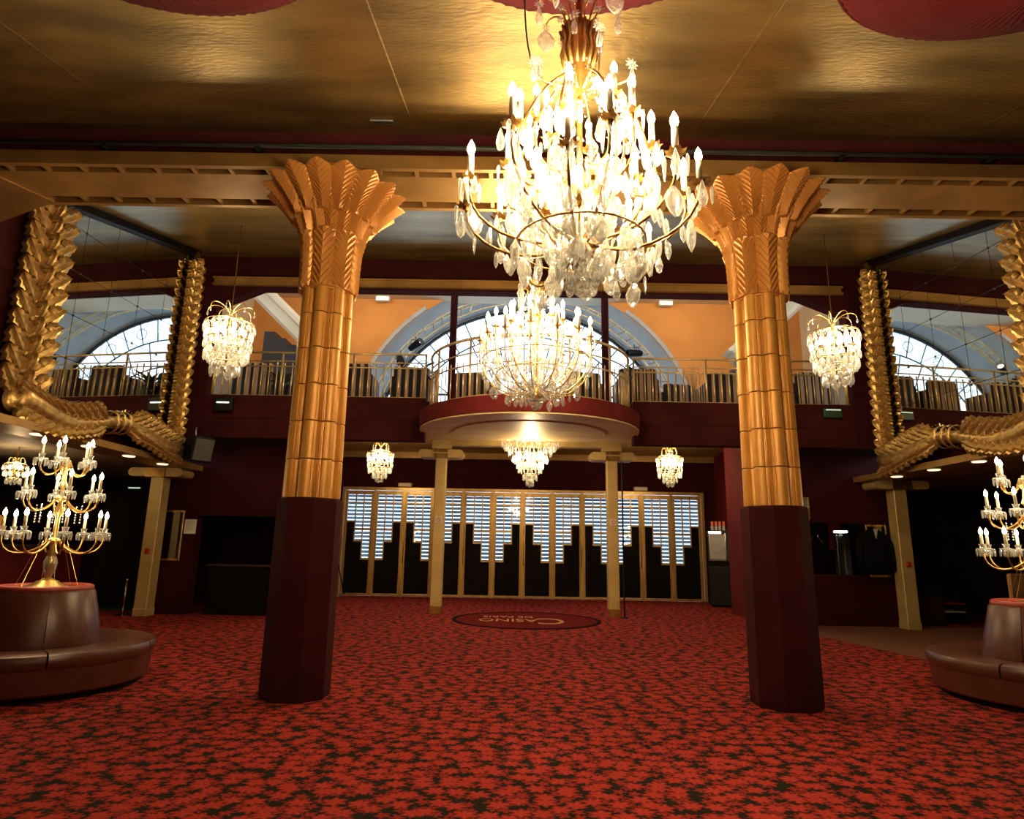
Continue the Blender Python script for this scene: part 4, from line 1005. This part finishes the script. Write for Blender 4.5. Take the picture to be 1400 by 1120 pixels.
me_cup = MB().lathe([(0, -.03), (.012, -.026), (.02, -.008), (.05, .0), (.052, .006), (.02, .01), (.022, .03), (.028, .045), (0, .045)], 12).mesh('bobeche', 'crystal', True, 40)
def candelabrum(loc, nm, ph):
    t = thing('candelabrum', 'three tiered brass candelabrum with lit candles and glass prisms on the %s ottoman' % nm, 'candelabrum', loc, ph, 'candelabra')
    part('base', MB().lathe([(0, 0), (.17, 0), (.175, .012), (.15, .03), (.10, .045), (.08, .065), (.05, .075), (.03, .09), (0, .09)], 24), 'brass', t, True, 40)
    part('stem', MB().lathe([(0, .08), (.028, .09), (.022, .13), (.036, .17), (.04, .24), (.022, .27), (.028, .285), (.018, .32), (.03, .38), (.02, .42), (.018, .60), (.04, .64), (.02, .68), (.016, .85), (.035, .88), (.018, .92), (.016, 1.02), (.045, 1.05), (.03, 1.10), (0, 1.11)], 12), 'brass', t, True)
    part('glass_baluster', MB().lathe([(.02, .09), (.044, .15), (.052, .22), (.036, .27)], 10), 'crystal', t, True)
    for R, z, n, dz, za, off in ((.37, .47, 8, .10, .40, 0), (.29, .81, 6, .10, .76, .25), (.19, 1.10, 5, .07, 1.04, .1)):
        part('collar', MB().lathe([(.018, za-.03), (.05, za-.01), (.05, za+.01), (.018, za+.03)], 12), 'brass', t, True)
        for k in range(n):
            a_ = 2*PI*k/n+off
            A_ = arm(t, bez(pol(.04, a_, za), pol(R*.45, a_, za-dz*1.5), pol(R*1.02, a_, za-dz*1.4), pol(R, a_, z-.03), 9), .008, 'bronze', 6)
            obj('bobeche', me_cup, A_, Tm(*pol(R, a_, z))); prism_ring(A_, *pol(R, a_, z), .05, 8)
            candle(t, *pol(R, a_, z+.045), s=.9)
    for k in range(6):
        a_ = 2*PI*k/6+.3; part('stay_wire', MB().tube([pol(.10, a_, .40), pol(.24, a_, .0)], .0018, 4), 'brass', t)
        bead_chain(t, pol(.17, a_, .70), pol(.17, a_, .56), 0, 6, 1.1)
    for z, R in ((.56, .2), (.92, .16)):
        for k in range(3): point('candle_glow', pol(R, 2*PI*k/3+.9, z), PWC/7, CANDLE, .05, t)
    point('candle_glow', (0, 0, 1.26), PWC/7, CANDLE, .05, t)
    return t
candelabrum((O1[0]-.0, O1[1], .764), 'left', 0); candelabrum((O2[0]+.02, O2[1], .764), 'right', .4)
# FURN
# ------------------------------------------------------------------ gallery furniture
def armchair():
    t = thing('striped_armchair', '', 'armchair', (0, 0, 0), 0, 'striped armchairs on the gallery')
    part('seat', MB().bbox(-.29, .29, -.26, .30, .16, .42, .05), 'stripes', t)
    part('backrest', MB().bbox(-.33, .33, -.36, -.24, .14, .80, .04), 'stripes', t)
    for s in (-1, 1): part('armrest', MB().bbox(min(s*.29, s*.37), max(s*.29, s*.37), -.34, .30, .14, .62, .03), 'stripes', t)
    for x in (-.3, .3):
        for y in (-.28, .24): part('leg', MB().tube([(x, y, .15), (x, y, 0)], [.022, .015], 6), 'dark_wood', t)
    return t
a0 = armchair()
XS = [(-4.95, 11.35, .1, 1), (-4.05, 11.9, -.1, 1), (-3.15, 11.3, 0, 1), (-2.15, 11.45, .15, 1), (-1.0, 11.6, -.2, .95), (.95, 11.6, .2, 1), (1.95, 11.3, 0, 1), (2.75, 11.9, .2, .85), (3.45, 11.2, 0, .9), (4.25, 11.3, 0, 1.0), (5.1, 11.4, .05, 1)]
WD = ['leftmost', 'second', 'third', 'fourth', 'fifth', 'sixth', 'fifth-last', 'fourth-last', 'third-last', 'second-last', 'rightmost']
for i, (x, y, r_, s) in enumerate(XS):
    o = a0 if i == 0 else copy_tree(a0)
    o.location = (x, y, 3.54); o.rotation_euler.z = r_; o.scale = (s, 1, s*1.0)
    o['label'] = ('%s black and beige striped armchair behind the gallery railing' % WD[i]) if i in (0, 10) else ('%s black and beige striped armchair from the left behind the gallery railing' % ['', 'second', 'third', 'fourth', 'fifth', 'sixth', 'seventh', 'eighth', 'ninth', 'tenth'][i])
me_frond = None
def frond_mesh(L=.7, mt='leaf_green', wd=.05):
    vs_ = []; fs = []; n = 8
    for i in range(n+1):
        v = i/n; w = wd*math.sin(PI*min(1, .1+v*.9))+.002; z = L*(v-.45*v*v); x = L*.75*v*v
        vs_ += [(x, -w, z-.015), (x, 0, z), (x, w, z-.015)]
    for i in range(n):
        a = i*3; fs += [(a, a+1, a+4, a+3), (a+1, a+2, a+5, a+4)]
    return MB().add(vs_, fs).mesh('frond', mt)
pl = thing('potted_palm', 'green potted palm behind the left end of the gallery railing', 'plant', (-4.30, 10.72, 3.54))
part('pot', MB().lathe([(0, 0), (.12, 0), (.16, .28), (.17, .3), (.15, .3), (.14, .26), (0, .26)], 16), 'dark_metal', pl, True, 40)
fm = frond_mesh(.5)
for k in range(14): obj('frond', fm, pl, Tm(0, 0, .26) @ Rz(k*2.4) @ Ry(random.uniform(-.25, .35)) @ Sc(random.uniform(.8, 1.15)))
pv = thing('grass_vase', 'tall vase of dry grass stems standing on the right of the gallery', 'plant', (3.38, 12.6, 3.54))
part('vase', MB().lathe([(0, 0), (.10, 0), (.05, .25), (.06, .5), (.13, .82), (.12, .82), (.05, .5), (0, .3)], 14), 'dry_grass', pv, True, 50)
for k in range(16): part('stem', MB().tube(bez((0, 0, .5), (0, 0, .8), pol(.1, k*2.4, 1.0), pol(random.uniform(.1, .26), k*2.4, random.uniform(1.1, 1.35)), 5), .005, 4), 'dry_grass', pv)
# devices on the parapet
t = thing('sign_box', 'black box with a lit white strip on the left of the gallery parapet', 'sign', (-4.98, GY-.02, 3.30)); part('housing', MB().bbox(-.15, .15, -.1, 0, -.04, .20, .015), 'black_plastic', t); part('strip', MB().box(-.10, .10, -.104, -.1, .09, .11), 'tube_white', t)
t = thing('sign_box', 'dim green exit box on the right of the gallery parapet', 'sign', (4.93, GY-.02, 3.34)); part('housing', MB().bbox(-.15, .15, -.08, 0, -.02, .14, .015), 'green_sign', t); part('strip', MB().box(-.12, .12, -.084, -.08, .10, .115), 'sign_white', t)
# loudspeaker
t = thing('loudspeaker', 'black loudspeaker with grey grille hung under the left end of the gallery', 'speaker', (-5.24, 9.98, 2.42), .95)
q = Rx(.22)
part('cabinet', MB().bbox(-.17, .17, -.13, .15, 0, .40, .02, q), 'black_plastic', t); part('grille', MB().bbox(-.15, .15, -.142, -.128, .03, .37, .01, q), 'speaker_grille', t)
part('bracket', MB().tube([(0, .1, .38), (0, .13, .50), (.02, .16, .56)], .012, 6), 'grey_metal', t)
# picture frame + notice on the left wall
def picture(name, label, x0, x1, z0, z1, y, mt_in, cat='frame', w=.035):
    t = thing(name, label, cat, ((x0+x1)/2, y, z0)); hw = (x1-x0)/2; h = z1-z0
    for nm2, b in (('frame_side', (-hw, -hw+w, 0, h)), ('frame_side', (hw-w, hw, 0, h)), ('frame_rail', (-hw+w, hw-w, 0, w)), ('frame_rail', (-hw+w, hw-w, h-w, h))):
        part(nm2, MB().bbox(b[0], b[1], -.035, 0, b[2], b[3], .006), 'brass', t)
    part('picture', MB().box(-hw+w, hw-w, -.018, -.002, w, h-w), mt_in, t)
    part('glazing', MB().box(-hw+w, hw-w, -.024, -.020, w, h-w), 'pane_glass', t)
    return t
picture('display_case', 'gold framed display case on the red wall beside the left post', -6.2, -5.83, .86, 1.70, LY-.002, 'velvet_dark')
t = thing('notice', 'white paper notice pinned beside the gold display case', 'notice', (-5.715, LY-.004, 1.31)); part('sheet', MB().box(-.10, .10, -.004, 0, 0, .24), 'paper', t)
for k in range(6): part('print_line', MB().box(-.07, .07-.02*(k % 3), -.0055, -.004, .20-k*.028, .205-k*.028), 'grey_metal', t)
picture('picture_frame', 'gold picture frame half hidden by the dark jacket', 5.74, 6.10, .80, 1.66, LY-.002, 'velvet_dark')
picture('picture_frame', 'gold picture frame showing beside the right column base', 4.30, 4.82, 1.72, 2.10, LY-.002, 'paper', w=.03)
t = thing('wall_lamp', 'small white wall lamp left of the right column', 'lamp', (4.03, LY-.002, 1.80)); part('shade', MB().lathe([(.03, .0), (.06, .02), (.07, .10), (.02, .12), (0, .12)], 12, Tm(0, -.08, 0)), 'white_paint', t, True, 40); part('bracket', MB().box(-.02, .02, -.06, 0, .03, .06), 'brass', t)
# left counter
t = thing('reception_counter', 'black counter in the dark opening left of the lobby', 'counter', (-4.83, 11.28, 0))
part('front', MB().bbox(-.52, .52, -.26, .2, 0, .78, .01), 'black_panel', t); part('top', MB().bbox(-.54, .54, -.28, .22, .78, .815, .008), 'dark_wood', t)
t = thing('panel_door', 'dark red panelled door behind the black counter', 'door', (-5.0, 12.5, 0))
part('leaf', MB().bbox(-.05, .62, 0, .04, 0, 1.95, .01), 'velvet', t); part('jamb', MB().box(.60, .66, -.03, .05, 0, 1.98), 'velvet_bright', t); part('knob', MB().lathe([(0, .03), (.02, .02), (.02, 0), (0, 0)], 8, Tm(.54, -.03, .95)), 'chrome', t)
def stanchion(loc, h, label, mt):
    t = thing('stanchion', label, 'barrier post', loc); part('base', MB().lathe([(0, .03), (.08, .022), (.14, .008), (.14, 0), (0, 0)], 18), mt, t, True, 40)
    part('pole', MB().tube([(0, 0, .02), (0, 0, h)], .014, 8), mt, t, True); part('head', MB().lathe([(.0, h+.05), (.022, h+.04), (.026, h+.01), (.016, h-.01)], 10), mt, t, True)
    return t
stanchion((-6.5, 10.72, 0), .53, 'short chrome barrier post beside the left gold post', 'chrome')
ss = stanchion((-4.28, 15.15, 0), .93, 'brass barrier post at the left end of the entrance doors', 'brass')
part('rope', MB().tube(bez((0, 0, .9), (.05, .05, .5), (.12, .1, .3), (.16, .2, .05), 8), .014, 6), 'cloth_black', ss, True)
# left bay : door, signs, bar and lamp
dd = struct('door_13', 'dark double door at the end of the left side bay', MB().bbox(-8.5, -7.72, 12.95, 13.0, 0, 2.12, .01).bbox(-7.70, -6.95, 12.95, 13.0, 0, 2.12, .01), 'dark_wood', 'door')
part('door_handle', MB().tube([(-7.78, 12.93, .95), (-7.78, 12.90, .95), (-7.78, 12.90, 1.2), (-7.78, 12.93, 1.2)], .012, 6), 'chrome', dd)
t = thing('exit_sign', 'dim green exit sign above the dark door in the left bay', 'sign', (-7.9, 12.98, 2.16)); part('housing', MB().bbox(-.2, .2, -.06, 0, 0, .13, .01), 'green_sign', t); part('arrow', MB().box(-.12, .12, -.064, -.06, .05, .075), 'sign_white', t)
t = thing('bar_counter', 'dark red bar counter in the left side bay', 'counter', (-8.0, 9.0, 0)); part('front', MB().bbox(-.4, .4, -1.6, 2.2, 0, 1.05, .02), 'velvet_bright', t); part('top', MB().bbox(-.45, .45, -1.65, 2.25, 1.05, 1.09, .01), 'dark_wood', t)
t = thing('table_lamp', 'table lamp with an orange shade on the bar in the left bay', 'lamp', (-7.75, 9.3, 1.09)); part('base', MB().lathe([(0, 0), (.09, 0), (.05, .04), (.02, .12), (.04, .16), (.015, .2), (0, .2)], 14), 'brass', t, True)
part('shade', MB().lathe([(.19, .2), (.11, .42), (.105, .42), (.185, .2)], 20), 'lampshade', t, True); part('bulb', MB().lathe([(0, .24), (.025, .27), (.02, .31), (0, .33)], 8), 'lamp_white', t, True); point('lamp_glow', (0, 0, .30), 12, WARM, .03, t)
# right : cloakroom
t = thing('shelf_unit', 'dark wooden shelves inside the cloakroom hatch', 'shelf', (5.2, 12.75, 0))
for x in (-.29, .0, .29): part('side', MB().box(x-.01, x+.01, -.17, .17, 0, 1.95), 'dark_wood', t)
for k in range(6): part('shelf', MB().box(-.3, .3, -.17, .17, .3+k*.28, .32+k*.28), 'dark_wood', t)
t = thing('clothes_rail', 'chrome clothes rail inside the cloakroom', 'rail', (5.45, 12.1, 0)); part('bar', MB().tube([(-.45, 0, 1.52), (.35, 0, 1.52)], .012, 6), 'chrome', t); part('upright', MB().tube([(-.45, 0, 1.52), (-.45, 0, 0)], .012, 6), 'chrome', t); part('upright', MB().tube([(.35, 0, 1.52), (.35, 0, 0)], .012, 6), 'chrome', t)
for k, x in enumerate((5.18, 5.33, 5.45)):
    t = thing('coat_hanger', '%s empty wooden coat hanger on the cloakroom rail' % ('left', 'middle', 'right')[k], 'hanger', (x, 12.1, 1.52), .5+k*.5, 'cloakroom hangers')
    part('hook', MB().tube([(0, 0, .02), (.02, 0, .0), (0, 0, -.06)], .004, 4), 'chrome', t); part('shoulders', MB().tube([(-.2, 0, -.16), (0, 0, -.06), (.2, 0, -.16)], .012, 5), 'dry_grass', t, True)
t = thing('white_cabinet', 'narrow pale cabinet with a lamp on top inside the cloakroom', 'cabinet', (5.93, 12.2, 0)); part('body', MB().bbox(-.06, .06, -.2, .2, 0, 1.5, .01), 'grey_metal', t); part('lamp_tube', MB().bbox(-.10, .10, -.08, .08, 1.55, 1.59, .01), 'tube_white', t); part('lamp_stand', MB().box(-.02, .02, -.02, .02, 1.5, 1.55), 'grey_metal', t)
t = thing('red_poster', 'red poster on the wall inside the cloakroom', 'poster', (6.2, 12.95, 1.25)); part('sheet', MB().box(-.14, .12, -.02, 0, 0, .5), 'red_plastic', t)
# jacket on a hanger
t = thing('jacket', 'dark suit jacket hanging in front of the gold picture frame', 'jacket', (5.78, LY-.16, .84))
prf = [(.20, .07, 0), (.245, .085, .06), (.25, .085, .3), (.235, .08, .5), (.22, .08, .6), (.16, .06, .69), (.07, .05, .735), (.05, .04, .75)]
vs_ = []; fs = []; n = 16
for a_, b_, z in prf:
    for k in range(n): th = 2*PI*k/n; vs_.append((a_*math.copysign(abs(math.cos(th))**.7, math.cos(th)), b_*math.copysign(abs(math.sin(th))**.7, math.sin(th))*(1+.15*math.sin(5*th)), z))
for q in range(len(prf)-1):
    for k in range(n): fs.append((q*n+k, q*n+(k+1) % n, (q+1)*n+(k+1) % n, (q+1)*n+k))
fs += [tuple(range(n)), tuple(range((len(prf)-1)*n, len(prf)*n))]
part('body', MB().add(vs_, fs), 'cloth_black', t, True)
for s in (-1, 1): part('sleeve', MB().tube([(s*.19, -.01, .64), (s*.26, -.02, .45), (s*.27, -.04, .25), (s*.25, -.05, .06)], [.055, .06, .05, .045], 8), 'cloth_black', t, True)
part('shirt_front', MB().prism([(-.035, .74), (.035, .74), (0, .58)], -.092, -.082), 'cloth_white', t); part('hanger_hook', MB().tube([(0, 0, .74), (0, 0, .80), (.02, .05, .83), (.0, .12, .83)], .006, 5), 'chrome', t)
t = thing('waste_bin', 'dark red waste bin with black lid in the right side bay', 'bin', (6.92, 11.55, 0)); part('body', MB().bbox(-.24, .24, -.2, .2, 0, .46, .02), 'velvet', t); part('lid', MB().bbox(-.25, .25, -.21, .21, .46, .64, .03), 'black_plastic', t)
t = thing('low_rack', 'low black rack with a red shelf in the right side bay', 'rack', (7.55, 11.9, 0))
for k, m_ in enumerate(('black_plastic', 'cloth_white', 'red_plastic')): part('shelf', MB().box(-.22, .22, -.2, .2, .05+k*.14, .07+k*.14), m_, t)
for x in (-.22, .22):
    for y in (-.2, .2): part('leg', MB().box(x-.01, x+.01, y-.01, y+.01, 0, .4), 'black_plastic', t)
t = thing('chair', 'dark chair standing behind the right ottoman', 'chair', (6.6, 8.6, 0), .4)
part('seat', MB().bbox(-.23, .23, -.22, .22, .42, .47, .02), 'cloth_black', t); part('backrest', MB().bbox(-.22, .22, .18, .23, .50, .95, .02), 'dry_grass', t)
for x in (-.2, .2):
    for y in (-.19, .19): part('leg', MB().tube([(x, y, 0), (x, y, .43)], .014, 6), 'dark_wood', t)
# vending kiosk
k_ = thing('display_machine', 'vending machine with a lit glass front against the right lobby wall', 'machine', (4.36, 14.45, 0), -.35)
part('lower_cabinet', MB().bbox(-.25, .25, -.22, .25, .03, .85, .02), 'black_plastic', k_); part('upper_cabinet', MB().bbox(-.25, .25, -.15, .25, .95, 1.62, .02), 'dark_metal', k_)
part('window', MB().box(-.20, .12, -.156, -.15, 1.0, 1.54), 'grey_metal', k_); part('window_frame', MB().box(-.22, -.20, -.16, -.15, .98, 1.56).box(.12, .14, -.16, -.15, .98, 1.56).box(-.22, .14, -.16, -.15, .97, 1.0), 'chrome', k_)
part('header', MB().box(-.22, .05, -.158, -.15, 1.55, 1.60), 'tube_white', k_); part('shelf', MB().box(-.24, .24, -.2, .25, .85, .95), 'black_panel', k_)
for i in range(4):
    t = thing('leaflet_box', '%s orange leaflet box on the vending machine' % ['leftmost', 'second', 'third', 'rightmost'][i], 'box', (4.20+i*.075, 14.40-i*.03, 1.622), -.35, 'orange leaflet boxes')
    part('box', MB().bbox(-.03, .03, -.03, .03, 0, .10, .004), 'grey_metal', t); part('leaflet', MB().box(-.026, .026, -.012, .012, .10, .20, Rx(-.15)), 'orange_plastic', t)
t = thing('orange_box', 'orange carton between the doors and the vending machine', 'box', (4.50, 15.35, 1.50)); part('carton', MB().bbox(-.12, .12, -.1, .1, 0, .14, .01), 'orange_plastic', t); part('stand', MB().box(-.1, .1, -.09, .09, -1.5, 0), 'black_panel', t)
for x, s in ((-2.88, 'left'), (2.86, 'right')):
    t = thing('emergency_lamp', 'grey emergency lamp box above the %s half of the entrance doors' % s, 'light', (x, 15.58, 2.57)); part('housing', MB().bbox(-.17, .17, -.06, .1, 0, .1, .02), 'post_gold', t); part('diffuser', MB().box(-.15, .15, -.065, -.06, .015, .085), 'paper', t)
t = thing('ceiling_vent', 'small grey vent plate in the gold ceiling near the beam', 'vent', (-1.42, 4.82, cz(4.82)-.004)); part('plate', MB().bbox(-.10, .10, -.035, .035, -.012, .0, .004, Rx(math.atan(.235))), 'grey_metal', t); part('slot', MB().box(-.08, .08, -.012, .012, -.014, -.012, Rx(math.atan(.235))), 'dark_metal', t)
# gallery ceiling lamps
for i, (x, y) in enumerate(((-4.0, 12.8), (-1.4, 12.6), (1.4, 12.6), (4.0, 12.8))):
    t = thing('ceiling_downlight', '%s round lamp in the cream gallery ceiling' % ['leftmost', 'second', 'third', 'rightmost'][i], 'lamp', (x, y, 7.2), 0, 'gallery ceiling lamps')
    part('ring', MB().lathe([(.10, 0), (.13, -.02), (.10, -.03), (.09, -.01)], 16), 'white_paint', t, True); part('diffuser', MB().lathe([(0, -.012), (.09, -.012), (.09, -.004), (0, -.004)], 16), 'lamp_white', t)
    point('downlight_glow', (0, 0, -.25), GAL, WARM, .12, t)
# added chandelier, unseen behind the viewer, put in only to light the foreground
basket('rear_fill_chandelier', 'added crystal chandelier, unseen behind the viewer, as foreground fill light', (.0, -1.7, 2.25), [(.36, .60, 20, 'big'), (.30, .45, 16, 'bigplaque'), (.2, .3, 12, 'plaque')], .80, .05, .24, REAR_FILL, 8, .2, .55, 1.2)
